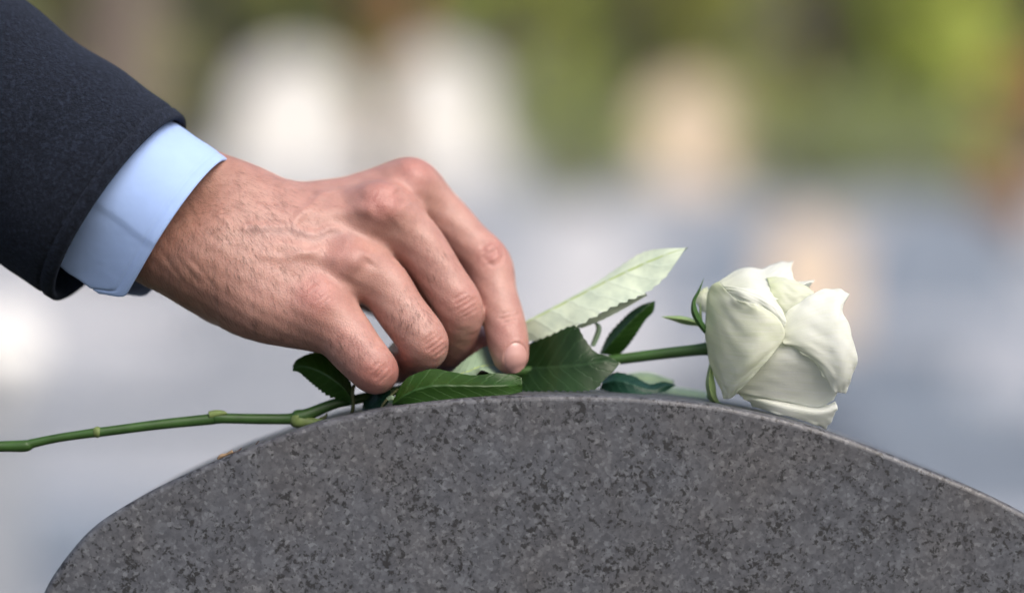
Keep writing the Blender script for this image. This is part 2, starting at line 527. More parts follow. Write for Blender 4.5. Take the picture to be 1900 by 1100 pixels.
def headstone(px, py_top, Y, wpx, mat, label, shape='round', group=None, thick=0.14, cat='gravestone'):
    d = (Y + D / 1000) / (D / 1000)
    x = (px - 950) * 0.0002 * d
    zt = CAM_H + (550 - py_top) * 0.0002 * d
    w = wpx * 0.0002 * d
    z0 = float(ground_z(Y)) - 0.02
    h = zt - z0
    t = thing('gravestone', label, cat, (x, Y, z0), group)
    if shape == 'round':
        a = np.linspace(math.pi, 0, 15)
        rad = w / 2
        top = [(rad * math.cos(q), h - rad + rad * math.sin(q)) for q in a]
    elif shape == 'shoulder':
        top = [(-w / 2, h * 0.8), (-w * 0.36, h * 0.82), (-w * 0.3, h * 0.9), (-w * 0.15, h * 0.98), (0, h), (w * 0.15, h * 0.98), (w * 0.3, h * 0.9), (w * 0.36, h * 0.82), (w / 2, h * 0.8)]
    elif shape == 'gable':
        top = [(-w / 2, h * 0.86), (0, h), (w / 2, h * 0.86)]
    else:
        top = [(-w / 2, h - 0.02), (-w / 2 + 0.02, h), (w / 2 - 0.02, h), (w / 2, h - 0.02)]
    if shape == 'cross':
        cw = w * 0.28
        o = [(-cw, 0.12), (-cw, h * 0.58), (-w / 2, h * 0.58), (-w / 2, h * 0.78), (-cw, h * 0.78), (-cw, h), (cw, h), (cw, h * 0.78), (w / 2, h * 0.78), (w / 2, h * 0.58), (cw, h * 0.58), (cw, 0.12)]
    else:
        o = [(-w / 2, 0.10)] + top + [(w / 2, 0.10)]
    o = np.array(o)
    cen = o.mean(0)
    mb = MB()
    g = []
    for yy, s in ((-thick / 2, 0.975), (-thick / 2 + 0.012, 1.0), (thick / 2 - 0.012, 1.0), (thick / 2, 0.975)):
        q = cen + (o - cen) * s
        g.append(np.stack([q[:, 0] + x, np.full(len(q), yy + Y), q[:, 1] + z0], 1))
    g = np.array(g)
    mb.grid(g, closed=True)
    n = len(o)
    mb.add(g[0], [list(range(n))]); mb.add(g[-1], [list(range(n))[::-1]])
    mb.build('tablet', mat, t, False)
    mb = MB(); mb.box((x - w * 0.62, Y - thick, z0 - 0.15), (x + w * 0.62, Y + thick, z0 + 0.12))
    mb.build('plinth', mat, t, False)
    return t

def ledger(px, py, Y, wpx, depth, hgt, mat, label, group=None):
    """low raised grave: kerb box and a lid"""
    d = (Y + D / 1000) / (D / 1000)
    x = (px - 950) * 0.0002 * d
    w = wpx * 0.0002 * d
    z0 = float(ground_z(Y)) - 0.1
    t = thing('grave_slab', label, 'grave slab', (x, Y, z0), group)
    mb = MB(); mb.box((x - w / 2, Y, z0), (x + w / 2, Y + depth, z0 + hgt)); mb.build('kerb', mat, t, False)
    mb = MB(); mb.box((x - w / 2 - 0.04, Y - 0.04, z0 + hgt + 0.002), (x + w / 2 + 0.04, Y + depth + 0.04, z0 + hgt + 0.08)); mb.build('lid', mat, t, False)
    return t

gw = 'headstones on the slope behind'
headstone(548, 102, 21.5, 225, M_marble, 'white marble headstone on the slope above the shirt cuff', 'round', gw)
headstone(815, 94, 22, 230, M_marble, 'white marble headstone on the slope straight above the knuckles', 'round', gw)
headstone(1278, 150, 19.5, 185, M_warm, 'warm cream headstone on the slope above the pale leaf', 'round', gw)

# ---- trees, shrubs
def leaf_cloud(mb, centres, radii, count, size, squash=0.8):
    """leaf-sized quads spread through lumpy clumps"""
    centres = np.asarray(centres, float); radii = np.asarray(radii, float)
    pick = rng.choice(len(centres), count, p=radii ** 2 / (radii ** 2).sum())
    dirs = rng.normal(size=(count, 3)); dirs /= np.linalg.norm(dirs, axis=1)[:, None]
    rr = radii[pick] * rng.uniform(0.82, 1.05, count)
    c = centres[pick] + dirs * rr[:, None] * np.array([1, 1, squash])
    nv = dirs * 0.7 + np.array([0, 0, 0.55]) + rng.normal(0, 0.25, (count, 3))      # blades turn outwards and up to the light
    a = np.cross(nv, rng.normal(size=(count, 3))); a /= np.linalg.norm(a, axis=1)[:, None]
    b = np.cross(nv, a); b /= np.linalg.norm(b, axis=1)[:, None]
    s = size * rng.uniform(0.6, 1.3, count)[:, None]
    v = np.stack([c - a * s, c + b * s * 0.55, c + a * s, c - b * s * 0.55], 1).reshape(-1, 3)
    idx = np.arange(count * 4).reshape(-1, 4)
    mb.add(v, idx.tolist())

def tree(x, y, h, crown_r, mat, bark, label, trunk_r=0.16, base=0.3, count=2600, leaf=0.13, clumps=24, group='trees behind the graves', name='tree', full=False):
    z0 = float(ground_z(y)) - 0.05
    t = thing(name, label, 'tree', (x, y, z0), group)
    mb = MB()
    bend = rng.normal(0, 0.12, 2)
    pts = np.array([(x + bend[0] * s * s, y + bend[1] * s * s, z0 + h * 0.8 * s) for s in np.linspace(0, 1, 8)])
    mb.tube(pts, np.linspace(trunk_r, trunk_r * 0.3, 8) * np.r_[1.35, 1.05, np.ones(6)], 10)
    cs, rs = [], []
    for i in range(clumps):
        th = rng.uniform(0, 2 * math.pi); q = rng.uniform(0.1, 1) ** 0.5
        zz = rng.uniform(base, 1.0)
        prof = (1.0 - 0.55 * zz * zz) if full else math.sin(math.pi * min(1, max(0.08, (zz - base) / (1 - base) * 0.85 + 0.12)))
        c = np.array([x + crown_r * q * prof * math.cos(th), y + crown_r * q * prof * math.sin(th), z0 + h * zz])
        cs.append(c); rs.append(crown_r * rng.uniform(0.2, 0.38))
        st = pts[min(7, int(2 + 5 * max(0, zz - 0.15)))]
        limb = np.array([st, st * 0.45 + c * 0.55 + (0, 0, 0.1), c])
        mb.tube(limb, [trunk_r * 0.35, trunk_r * 0.22, trunk_r * 0.08], 6)
    mb.build('trunk', bark, t)
    mb = MB(); leaf_cloud(mb, cs, rs, count, leaf); mb.build('crown', mat, t, False)
    return t

def shrub(x, y, w, h, mat, label, count=900, leaf=0.06, group='shrubs on the slope', z0=None, name='shrub', cat='shrub'):
    z0 = float(ground_z(y)) - 0.03 if z0 is None else z0
    t = thing(name, label, cat, (x, y, z0), group)
    cs, rs = [], []
    mb = MB()
    for i in range(14):
        c = np.array([x + rng.uniform(-0.5, 0.5) * w, y + rng.uniform(-0.35, 0.35) * w, z0 + h * rng.uniform(0.2, 0.85)])
        cs.append(c); rs.append(min(w, h) * rng.uniform(0.18, 0.3))
        mb.tube(np.array([(x + rng.normal() * 0.04, y + rng.normal() * 0.04, z0), (x * 0.5 + c[0] * 0.5, y * 0.5 + c[1] * 0.5, z0 + (c[2] - z0) * 0.6), c]), [0.02, 0.014, 0.006], 5)
    mb.build('stem', M_bark, t)
    mb = MB(); leaf_cloud(mb, cs, rs, count, leaf); mb.build('foliage', mat, t, False)
    return t

M_bark = mat_simple('grey_brown_bark', (0.17, 0.14, 0.12), 0.9, 0.1, 0.3, 12)
M_bark_dark = mat_simple('dark_bark', (0.055, 0.055, 0.052), 0.9, 0.1, 0.3, 12)
L_lime = island_mat('lime_leaves', [(0, (0.52, 0.60, 0.14)), (1, (0.68, 0.74, 0.28))], 0.5, 0.3, (1.3, 1.3, 0.6))
L_olive = island_mat('olive_leaves', [(0, (0.22, 0.26, 0.10)), (1, (0.42, 0.43, 0.18))], 0.5, 0.3, (1.2, 1.2, 0.6))
L_dark = island_mat('dark_leaves', [(0, (0.03, 0.045, 0.03)), (1, (0.08, 0.105, 0.07))], 0.5, 0.3, (1.1, 1.2, 0.7))
L_brown = island_mat('russet_leaves', [(0, (0.46, 0.25, 0.11)), (1, (0.62, 0.40, 0.22))], 0.5, 0.3, (1.2, 1.0, 0.7))
L_moss = island_mat('moss_leaves', [(0, (0.36, 0.40, 0.10)), (1, (0.56, 0.56, 0.20))], 0.5, 0.3, (1.2, 1.2, 0.6))
L_gold = island_mat('gold_leaves', [(0, (0.05, 0.045, 0.01)), (1, (0.14, 0.12, 0.03))], 0.5, 0.3, (1.2, 1.2, 0.6))
L_sage = island_mat('sage_leaves', [(0, (0.26, 0.31, 0.15)), (1, (0.42, 0.47, 0.25))], 0.5, 0.3, (1.1, 1.1, 0.8))

def at(px, Y):
    return (px - 950) * 0.0002 * (Y + D / 1000) / (D / 1000)

# the wood behind: each tree its own crown
def bushy(px, Y, h, wpx, mat, bark, label, count=2600, leaf=0.075, clumps=34):
    d = 0.0002 * (Y + D / 1000) / (D / 1000)
    tree(at(px, Y), Y, h, wpx * d * 0.5 * 0.82, mat, bark, label, 0.07, 0.02, count, leaf, clumps, full=True)
tree(at(236, 14.5), 14.5, 7.5, 1.7, L_olive, M_bark, 'thick grey brown tree trunk behind the coat sleeve', 0.20, 0.5, 1800, 0.12)
bushy(90, 17, 3.2, 190, L_olive, M_bark, 'olive bushy tree left of the thick trunk, behind the sleeve')
bushy(390, 22, 4.8, 190, L_dark, M_bark_dark, 'dark conifer between the thick trunk and the white headstones', 3600)
bushy(570, 24, 4.8, 270, L_dark, M_bark_dark, 'dark evergreen rising behind the white headstone above the cuff', 4200)
bushy(745, 25, 4.4, 260, L_olive, M_bark_dark, 'olive tree behind the russet shrub between the white headstones', 3000)
bushy(985, 24, 4.6, 330, L_lime, M_bark, 'yellow green tree just right of the headstone above the knuckles', 4200)
bushy(1135, 22, 4.4, 150, L_olive, M_bark_dark, 'narrow olive tree between the yellow green one and the cream headstone', 2600)
bushy(1340, 22.5, 4.4, 330, L_moss, M_bark, 'moss green tree straight behind the cream headstone', 4200)
bushy(1552, 21.5, 4.6, 150, L_dark, M_bark_dark, 'dark conifer between the moss green and the brightest tree', 3000)
bushy(1740, 20, 3.4, 400, L_lime, M_bark, 'brightest yellow green tree at the right, beside the dark conifer', 4600)
bushy(1905, 18, 4.6, 170, L_gold, M_bark_dark, 'dark gold tree at the right edge of the view', 2600)
for px_, Y_, mt, lb in ((-250, 27, L_olive, 'olive tree of the back row beyond the coat sleeve'), (150, 30, L_moss, 'moss green tree of the back row behind the thick trunk'),
                        (420, 29, L_olive, 'olive tree of the back row behind the leftmost dark conifer'), (700, 31, L_moss, 'moss green tree of the back row between the white headstones'),
                        (1000, 30, L_olive, 'olive tree of the back row behind the yellow green one by the knuckles'), (1250, 31, L_moss, 'moss green tree of the back row over the cream headstone'),
                        (1480, 29, L_olive, 'olive tree of the back row left of the right hand conifer'), (1700, 31, L_moss, 'moss green tree of the back row behind the brightest tree'),
                        (2000, 28, L_gold, 'dark gold tree of the back row past the right edge'), (2300, 30, L_olive, 'olive tree of the back row far past the right edge')):
    tree(at(px_, Y_), Y_, 8.5, 1.6, mt, M_bark, lb, 0.16, 0.02, 3000, 0.13, 30, 'back row of the wood', full=True)
shrub(at(722, 18.5), 18.5, 0.42, 2.05, L_brown, 'russet shrub between the two white headstones', 900, 0.05)
shrub(at(1900, 15), 15, 0.45, 1.25, L_brown, 'orange brown shrub at the right end of the slope', 900, 0.05)
shrub(at(1090, 18), 18, 0.9, 0.95, L_sage, 'grey green shrub left of the cream headstone', 1000, 0.05)
shrub(at(1500, 18), 18, 1.1, 0.9, L_sage, 'grey green shrub right of the cream headstone', 1000, 0.05)
shrub(at(1760, 17), 17, 1.1, 0.85, L_sage, 'grey green shrub below the brightest tree', 1000, 0.05)
# a far wood closes the view
mb = MB()
cs = [(x, 46 + rng.uniform(-3, 3), float(ground_z(46)) + rng.uniform(-0.5, 9)) for x in np.linspace(-34, 34, 150)]
leaf_cloud(mb, cs, [2.2] * len(cs), 26000, 0.32)
ob = mb.build('far_wood', L_olive, None, False); ob['kind'] = 'stuff'
# more graves
gs = 'grave slabs on the slope'
headstone(1085, 385, 11, 190, M_concrete, 'pale grey headstone right of the index finger, above the pale leaf', 'round', gw)
headstone(1500, 408, 9.5, 165, M_warm, 'small tan headstone just above the bloom', 'round', gw)
d4 = 0.0002 * (4.0 + D / 1000) / (D / 1000)
ped = thing('pedestal', 'grey stone pedestal at the left edge carrying a white urn', 'pedestal', (at(-5, 4.0), 4.0, float(ground_z(4.0))))
zt_ = CAM_H + (550 - 742) * d4
mb = MB(); mb.box((at(-5, 4) - 0.045, 3.955, ped.location.z - 0.05), (at(-5, 4) + 0.045, 4.045, zt_ - 0.021)); mb.build('shaft', M_grey, ped, False)
mb = MB(); mb.box((at(-5, 4) - 0.065, 3.935, zt_ - 0.02), (at(-5, 4) + 0.065, 4.065, zt_)); mb.build('cap', M_grey, ped, False)
mb = MB(); mb.box((at(-5, 4) - 0.085, 3.915, ped.location.z - 0.05), (at(-5, 4) + 0.085, 4.085, ped.location.z + 0.09)); mb.build('base', M_grey, ped, False)
urn = thing('urn', 'round white glazed urn with a lid on the grey pedestal at the left edge', 'urn', (at(-5, 4.0), 4.0, zt_))
def lathe(mb, cx, cy, cz, prof, seg=28):
    th_ = np.linspace(0, 2 * math.pi, seg, endpoint=False)
    mb.grid(np.array([np.stack([cx + 1.25 * r_ * np.cos(th_), cy + 1.25 * r_ * np.sin(th_), np.full(seg, cz + z_)], 1) for r_, z_ in prof]), closed=True)
mb = MB(); lathe(mb, at(-5, 4), 4.0, zt_, [(0.0, 0.0), (0.035, 0.0), (0.034, 0.008), (0.018, 0.016), (0.03, 0.026), (0.058, 0.05), (0.066, 0.08), (0.062, 0.108), (0.05, 0.124), (0.054, 0.13), (0.05, 0.134)]); mb.build('bowl', M_glaze, urn)
mb = MB(); lathe(mb, at(-5, 4), 4.0, zt_, [(0.053, 0.135), (0.05, 0.142), (0.03, 0.152), (0.01, 0.157), (0.012, 0.164), (0.0, 0.170)]); mb.build('lid', M_glaze, urn)
headstone(1375, 400, 12.5, 260, M_slate, 'wide blue grey headstone between the cream and the tan ones', 'shoulder', gw)
headstone(1745, 365, 12.5, 300, M_slate, 'wide slate coloured headstone behind and right of the bloom', 'round', gw)
headstone(950, 345, 14, 150, M_grey, 'grey granite headstone behind the bent index finger', 'round', gw)
headstone(1185, 330, 14.5, 120, M_grey, 'grey gabled headstone left of the cream one', 'gable', gw)
headstone(1590, 360, 15.5, 150, M_grey, 'grey headstone beneath the dark conifer', 'shoulder', gw)
headstone(395, 330, 12, 110, M_grey, 'grey headstone left of the white one above the cuff', 'round', gw)
for px_, Y_, w_, m_, sh_, lb_ in ((-420, 9, 230, M_concrete, 'round', 'pale concrete headstone past the left edge, nearest of those on that side'), (-900, 12, 210, M_grey, 'gable', 'grey gabled headstone past the left edge'),
                            (-1500, 10, 240, M_marble, 'round', 'white marble headstone far past the left edge'), (2150, 9, 240, M_grey, 'shoulder', 'grey shouldered headstone past the right edge'),
                            (2600, 13, 220, M_marble, 'round', 'white marble headstone past the right edge'), (3200, 11, 220, M_warm, 'gable', 'tan gabled headstone far past the right edge')):
    headstone(px_, 330, Y_, w_, m_, lb_, sh_, gw)
ledger(330, 640, 8.6, 560, 1.6, 0.30, M_grey, 'long grey grave slab below the wrist', gs)
ledger(90, 640, 6.0, 330, 1.2, 0.24, M_slate, 'dark slab beside the low white headstone at the left', gs)
ledger(1560, 640, 9.2, 460, 1.6, 0.34, M_slate, 'blue grey grave slab behind the bloom', gs)
ledger(1820, 640, 7.4, 420, 1.8, 0.34, M_slate, 'blue grey grave slab at the right edge', gs)
ledger(1120, 640, 8.8, 330, 1.5, 0.3, M_grey, 'grey grave slab behind the pale leaf', gs)
ledger(640, 640, 10.5, 520, 1.5, 0.3, M_grey, 'grey grave slab behind the palm', gs)

# ================================================================== THE PERSON'S ARM AND HAND
# the skin is one continuous surface: an implicit body of bones and flesh, meshed and then creased
def chain(spec, n=5):
    p = np.array([[*P(a, b, c), r] for a, b, c, r in spec])
    return crom(p, n).astype(np.float32)

def chain_dist(q, ch):
    best = np.full(len(q), 1e3, np.float32)
    for a, b in zip(ch[:-1], ch[1:]):
        ba = b[:3] - a[:3]
        pa = q - a[:3]
        t = np.clip(pa @ ba / max(float(ba @ ba), 1e-6), 0, 1)
        e = pa - t[:, None] * ba
        d = np.sqrt(np.einsum('ij,ij->i', e, e)) - (a[3] + (b[3] - a[3]) * t)
        np.minimum(best, d, out=best)
    return best

def smin(a, b, k):
    h = np.maximum(k - np.abs(a - b), 0) / k
    return np.minimum(a, b) - h * h * k * 0.25

PALM = [
    chain([(60, 160, 40, 19), (200, 240, 20, 17), (330, 325, 13, 15.5), (440, 384, 13, 15)]),        # forearm, thumb side
    chain([(20, 275, 34, 17), (140, 355, 16, 14), (232, 418, 9, 13), (290, 462, 4, 14.2), (365, 490, 0, 15)]),             # forearm, little-finger side
    chain([(40, 230, 45, 22), (170, 310, 24, 20), (300, 390, 14, 18), (410, 430, 14, 18)]),          # forearm, middle
    chain([(440, 386, 14, 15), (545, 402, 19, 13.4), (620, 394, 23, 12.6), (690, 378, 26, 11.8), (757, 358, 28, 11.2)]),
    chain([(440, 425, 7, 16), (570, 438, 9, 13.6), (650, 424, 11, 12.2), (705, 402, 12, 11.2)]),
    chain([(430, 462, 0, 16), (540, 494, 1, 13.6), (600, 500, 3, 12.0), (648, 500, 5, 11.2)]),
    chain([(390, 490, -3, 16), (465, 545, -3, 16.0), (530, 570, -3, 14.0), (578, 580, -2, 12.6)]),
    chain([(430, 520, 12, 17), (520, 560, 16, 15), (590, 560, 18, 12)]),                              # heel of the hand
    chain([(430, 440, 26, 15), (500, 470, 40, 17), (600, 480, 48, 14)]),                              # ball of the thumb
    chain([(470, 460, 18, 17), (600, 470, 20, 15), (690, 440, 24, 12)]),
    chain([(620, 460, 20, 14), (700, 480, 24, 12), (765, 535, 25, 9.5), (800, 585, 27, 8)]),               # pads at the finger roots                              # middle of the palm
]
KNUCKLES = [((762, 344, 22), 10.0), ((706, 391, 5.2), 10.0), ((652, 492, -2.0), 9.4), ((586, 566, -8.0), 9.6)]
FINGERS = [
    chain([(690, 378, 27, 11), (757, 358, 28, 11.2), (818, 399, 29, 9.6), (866, 447, 28, 8.7), (905, 490, 26, 9.2), (920, 545, 21, 8.1), (934, 592, 16, 8.0), (943, 635, 12, 7.8), (947, 660, 10, 6.8)]),
    chain([(650, 424, 12, 11), (705, 402, 12, 11.4), (768, 441, 12, 9.6), (820, 518, 11, 9.0), (852, 571, 10, 9.0), (848, 616, 17, 8.1), (836, 646, 26, 7.6), (822, 662, 36, 6.8)]),
    chain([(600, 500, 5, 11), (648, 500, 5, 11.4), (703, 520, 3, 10.0), (744, 577, 1, 9.3), (786, 636, -1, 9.3), (768, 654, 9, 8.4), (748, 670, 20, 7.6), (738, 680, 30, 6.8)]),
    chain([(530, 570, 0, 12), (578, 580, -2, 12.6), (626, 608, -5, 11.0), (660, 648, -8, 9.9), (692, 684, -10, 8.9), (700, 690, 1, 7.9), (706, 690, 13, 7.0), (712, 692, 23, 6.2)]),
    chain([(500, 470, 38, 15), (600, 505, 52, 13), (690, 528, 56, 11), (790, 585, 50, 10.2), (858, 630, 37, 9.2), (889, 652, 30, 8.0)]),
]
FINGER_BOX = [(f[:, :3].min(0) - 24, f[:, :3].max(0) + 24) for f in FINGERS]
KN = [(P(*c).astype(np.float32), r) for c, r in KNUCKLES]

def hand_sdf(q):
    q = np.asarray(q, np.float32)
    palm = chain_dist(q, PALM[0])
    for ch in PALM[1:]: palm = smin(palm, chain_dist(q, ch), 9.0)
    for c, r in KN:
        palm = smin(palm, np.linalg.norm(q - c, axis=1) - r, 5.0)
    out = palm.copy()
    for f, (lo, hi) in zip(FINGERS, FINGER_BOX):
        m = np.all((q > lo) & (q < hi), axis=1)
        if m.any():
            d = smin(palm[m], chain_dist(q[m], f), 6.0)
            out[m] = smin(out[m], d, 0.8)
    return out

def surface_nets(F, lo, h):
    s = F < 0
    nx, ny, nz = F.shape
    cnt = np.zeros((nx - 1, ny - 1, nz - 1), np.float32)
    sm = np.zeros((3, nx - 1, ny - 1, nz - 1), np.float32)
    edges = []
    for ax in range(3):
        A = np.moveaxis(F, ax, 0); S = np.moveaxis(s, ax, 0)
        m = S[:-1] != S[1:]
        with np.errstate(divide='ignore', invalid='ignore'):
            t = np.where(m, A[:-1] / (A[:-1] - A[1:]), 0)
        edges.append((m, S[:-1]))
        cm = np.moveaxis(cnt, ax, 0)
        o1, o2 = [a for a in range(3) if a != ax]
        sa, s1, s2 = np.moveaxis(sm[ax], ax, 0), np.moveaxis(sm[o1], ax, 0), np.moveaxis(sm[o2], ax, 0)
        n0, n1, n2 = m.shape
        I0 = np.arange(n0)[:, None, None]
        for d1 in (0, 1):
            for d2 in (0, 1):
                mm = m[:, d1:n1 - 1 + d1, d2:n2 - 1 + d2]
                tt = t[:, d1:n1 - 1 + d1, d2:n2 - 1 + d2]
                cm += mm
                sa += mm * (I0 + tt)
                s1 += mm * (np.arange(n1 - 1)[None, :, None] + d1)
                s2 += mm * (np.arange(n2 - 1)[None, None, :] + d2)
    act = cnt > 0
    ids = np.full(cnt.shape, -1, np.int64)
    ids[act] = np.arange(act.sum())
    v = np.stack([sm[a][act] / cnt[act] for a in range(3)], 1) * h + lo
    quads = []
    for ax in range(3):
        m, S = edges[ax]
        I = np.moveaxis(ids, ax, 0)
        i, j, k = np.nonzero(m[:, 1:-1, 1:-1]); j += 1; k += 1
        q = np.stack([I[i, j - 1, k - 1], I[i, j, k - 1], I[i, j, k], I[i, j - 1, k]], 1)
        flip = ~S[i, j, k]
        if ax == 1: flip = ~flip
        q[flip] = q[flip][:, ::-1]
        quads.append(q)
    return v, np.vstack(quads)

def vert_normals(v, f):
    n = np.cross(v[f[:, 2]] - v[f[:, 0]], v[f[:, 3]] - v[f[:, 1]])
    out = np.zeros_like(v)
    for c in range(4): np.add.at(out, f[:, c], n)
    return out / (np.linalg.norm(out, axis=1)[:, None] + 1e-9)

def trace(px, py, y0=-40.0, extra=0.0):
    """points of the skin seen along the given sight lines"""
    px = np.atleast_1d(np.asarray(px, float)); py = np.atleast_1d(np.asarray(py, float))
    Y = np.full(len(px), y0)
    for _ in range(60):
        q = np.stack([(px - 950) * 0.2 * (D + Y) / D, Y, (550 - py) * 0.2 * (D + Y) / D], 1)
        Y = Y + np.clip(hand_sdf(q) - extra, -3, 12) * 0.8
    return np.stack([(px - 950) * 0.2 * (D + Y) / D, Y, (550 - py) * 0.2 * (D + Y) / D], 1)

def seg_d(px, py, pts):
    """pixel distance to a polyline, and how far along it (0..1)"""
    pts = crom(np.array(pts, float), 6)
    best = np.full(len(px), 1e9); along = np.zeros(len(px))
    for i, (a, b) in enumerate(zip(pts[:-1], pts[1:])):
        d = b - a
        t = np.clip(((px - a[0]) * d[0] + (py - a[1]) * d[1]) / (d @ d), 0, 1)
        e = np.hypot(px - a[0] - t * d[0], py - a[1] - t * d[1])
        u = e < best
        best = np.where(u, e, best); along = np.where(u, (i + t) / (len(pts) - 1), along)
    return best, along

NAIL_C, NAIL_W, NAIL_H, NAIL_A = (956.5, 664.0), 20.5, 28.0, R(-7)
def nail_coords(px, py):
    dx, dy = px - NAIL_C[0], py - NAIL_C[1]
    c, s = math.cos(NAIL_A), math.sin(NAIL_A)
    return (c * dx - s * dy) / NAIL_W, (s * dx + c * dy) / NAIL_H

def build_hand(person):
    h = 0.7
    lo = np.array([-195.0, -30.0, -42.0]); hi = np.array([8.0, 90.0, 92.0])
    n = ((hi - lo) / (3 * h)).astype(int) + 1
    ax = [lo[i] + np.arange(n[i]) * 3 * h for i in range(3)]
    G = np.stack(np.meshgrid(*ax, indexing='ij'), -1).reshape(-1, 3)
    Fc = hand_sdf(G).reshape(n)
    near = np.abs(Fc) < 4.6
    big = np.repeat(np.repeat(np.repeat(near, 3, 0), 3, 1), 3, 2)
    F = np.repeat(np.repeat(np.repeat(Fc, 3, 0), 3, 1), 3, 2).astype(np.float32)
    # coarse sample sits at the first fine cell of its block
    ii = np.argwhere(big)
    F[big] = hand_sdf(lo + ii * h)
    v, f = surface_nets(F, lo, h)
    v = v.astype(float)
    for _ in range(3):                                  # settle onto the smooth surface
        nn = vert_normals(v, f)
        v -= hand_sdf(v)[:, None] * nn * 0.9
    # light relaxation
    for _ in range(2):
        acc = np.zeros_like(v); c = np.zeros(len(v))
        for a, b in ((0, 1), (1, 2), (2, 3), (3, 0)):
            np.add.at(acc, f[:, a], v[f[:, b]]); np.add.at(c, f[:, a], 1)
        v = v * 0.5 + acc / np.maximum(c, 1)[:, None] * 0.5
    nn = vert_normals(v, f)
    if (nn[:, 2] * (v[:, 2] - v[:, 2].mean())).mean() < 0:
        f = f[:, ::-1]; nn = -nn
    k = (D + v[:, 1]) / D
    px = 950 + v[:, 0] / (0.2 * k); py = 550 - v[:, 2] / (0.2 * k)
    face = smooth(0.05, 0.45, -nn[:, 1])
    disp = np.zeros(len(v))
    def ridge(pts, amp, w, taper=True):
        nonlocal disp
        d, al = seg_d(px, py, pts)
        g = np.exp(-(d / w) ** 2)
        if taper: g = g * smooth(0, 0.12, al) * smooth(1.0, 0.8, al)
        disp = disp + amp * g * face
    # veins
    ridge([(440, 428), (465, 422), (514, 421), (542, 415), (575, 386), (602, 364), (640, 350)], 0.72, 9)
    ridge([(535, 420), (560, 431), (585, 434), (615, 424), (650, 428)], 0.66, 8)
    ridge([(470, 470), (520, 478), (575, 470), (610, 452)], 0.4, 8)
    ridge([(400, 395), (440, 428)], 0.5, 8)
    # tendons
    ridge([(700, 388), (650, 392), (590, 396), (500, 398)], 0.95, 14)
    ridge([(640, 486), (590, 474), (540, 462), (480, 448)], 0.75, 13)
    ridge([(750, 330), (690, 345), (620, 362), (560, 372)], 0.5, 14)
    # valleys between the knuckles
    ridge([(735, 405), (690, 450), (640, 440)], -0.8, 18)
    ridge([(690, 480), (640, 535)], -0.9, 15)
    ridge([(755, 380), (735, 350)], -0.8, 12)
    # finger joint creases: curved folds across each knuckle
    def creases(c, axis, n_, spread, half, amp, w=2.4, curve=0.25):
        ax_ = np.array(axis, float); ax_ /= np.linalg.norm(ax_)
        pr = np.array([-ax_[1], ax_[0]])
        for i in range(n_):
            o = (i - (n_ - 1) / 2) * spread
            j = rng.normal(0, spread * 0.12)
            ln = half * (1 - 0.35 * abs(o) / (spread * n_ / 2 + 1e-6)) * rng.uniform(0.85, 1.1)
            sg = 1 if o >= 0 else -1
            pts = [np.array(c) + ax_ * (o + j - sg * curve * 6 * (t * t)) + pr * t * ln for t in (-1, -0.5, 0, 0.5, 1)]
            ridge(pts, -amp * rng.uniform(0.7, 1.1), w)
    creases((913, 472), (0.45, 0.9), 6, 9, 26, 0.46)
    creases((943, 588), (0.22, 0.97), 3, 9, 22, 0.44)
    creases((862, 566), (0.5, 0.86), 5, 10, 24, 0.42)
    creases((806, 640), (0.6, 0.8), 5, 9, 22, 0.40)
    creases((704, 690), (0.7, 0.7), 4, 9, 20, 0.36)
    creases((590, 545), (0.6, 0.8), 5, 10, 24, 0.20)
    creases((706, 372), (0.9, 0.4), 4, 11, 22, 0.14)
    ridge([(895, 452), (912, 446), (930, 460), (932, 482), (915, 492), (898, 478)], -0.32, 3.0, False)
    ridge([(905, 462), (914, 458), (922, 468), (916, 480)], 0.4, 5.0, False)
    # wrist folds
    for o in (0, 26, 50):
        ridge([(300 + o, 470 + o * 0.2), (322 + o, 500), (350 + o, 535)], -0.25, 4)
    # soft unevenness
    disp += 0.12 * (np.sin(v[:, 0] * 0.55 + v[:, 2] * 0.4) * np.sin(v[:, 2] * 0.6 - v[:, 1] * 0.35)) * face
    # nail bed: a shallow seat with a fold round it
    u, w_ = nail_coords(px, py)
    rn = np.hypot(u, np.where(w_ < 0, w_, w_ * 0.9))
    front = smooth(0.0, 0.25, -nn[:, 1]) * (v[:, 1] < 18)
    disp += front * (-0.45 * smooth(1.04, 0.9, rn) + 0.30 * np.exp(-((rn - 1.16) / 0.11) ** 2) * smooth(0.75, 0.2, w_))
    v = v + nn * disp[:, None]
    # --- skin tone per vertex: knuckles and fingertips are redder, the hairy wrist browner
    base = np.array([0.398, 0.226, 0.194]); red = np.array([0.355, 0.135, 0.122]); tan = np.array([0.285, 0.150, 0.110])
    t = np.zeros(len(v))
    for (cx, cy), rad, a in [((770, 322), 34, 0.75), ((708, 376), 36, 0.95), ((640, 480), 40, 0.4), ((588, 548), 40, 0.85), ((912, 470), 30, 0.7), ((862, 560), 34, 0.6),
                             ((806, 645), 32, 0.5), ((690, 695), 42, 0.8), ((945, 620), 40, 0.45), ((650, 640), 50, 0.3), ((800, 500), 60, 0.2), ((735, 690), 30, 0.9), ((888, 640), 25, 0.9)]:
        t = np.maximum(t, a * np.exp(-((px - cx) ** 2 + (py - cy) ** 2) / rad ** 2))
    t = np.maximum(t, 0.6 * smooth(5, 25, v[:, 1]) * smooth(620, 670, py) * (px < 900))
    b = smooth(520, 330, px + 0.25 * (py - 430)) * 0.75
    col = base + (red - base) * (0.8 * t)[:, None]
    col = col + (tan - col) * b[:, None]
    dv, _ = seg_d(px, py, [(465, 428), (514, 430), (542, 430), (580, 442), (615, 434), (650, 438)])
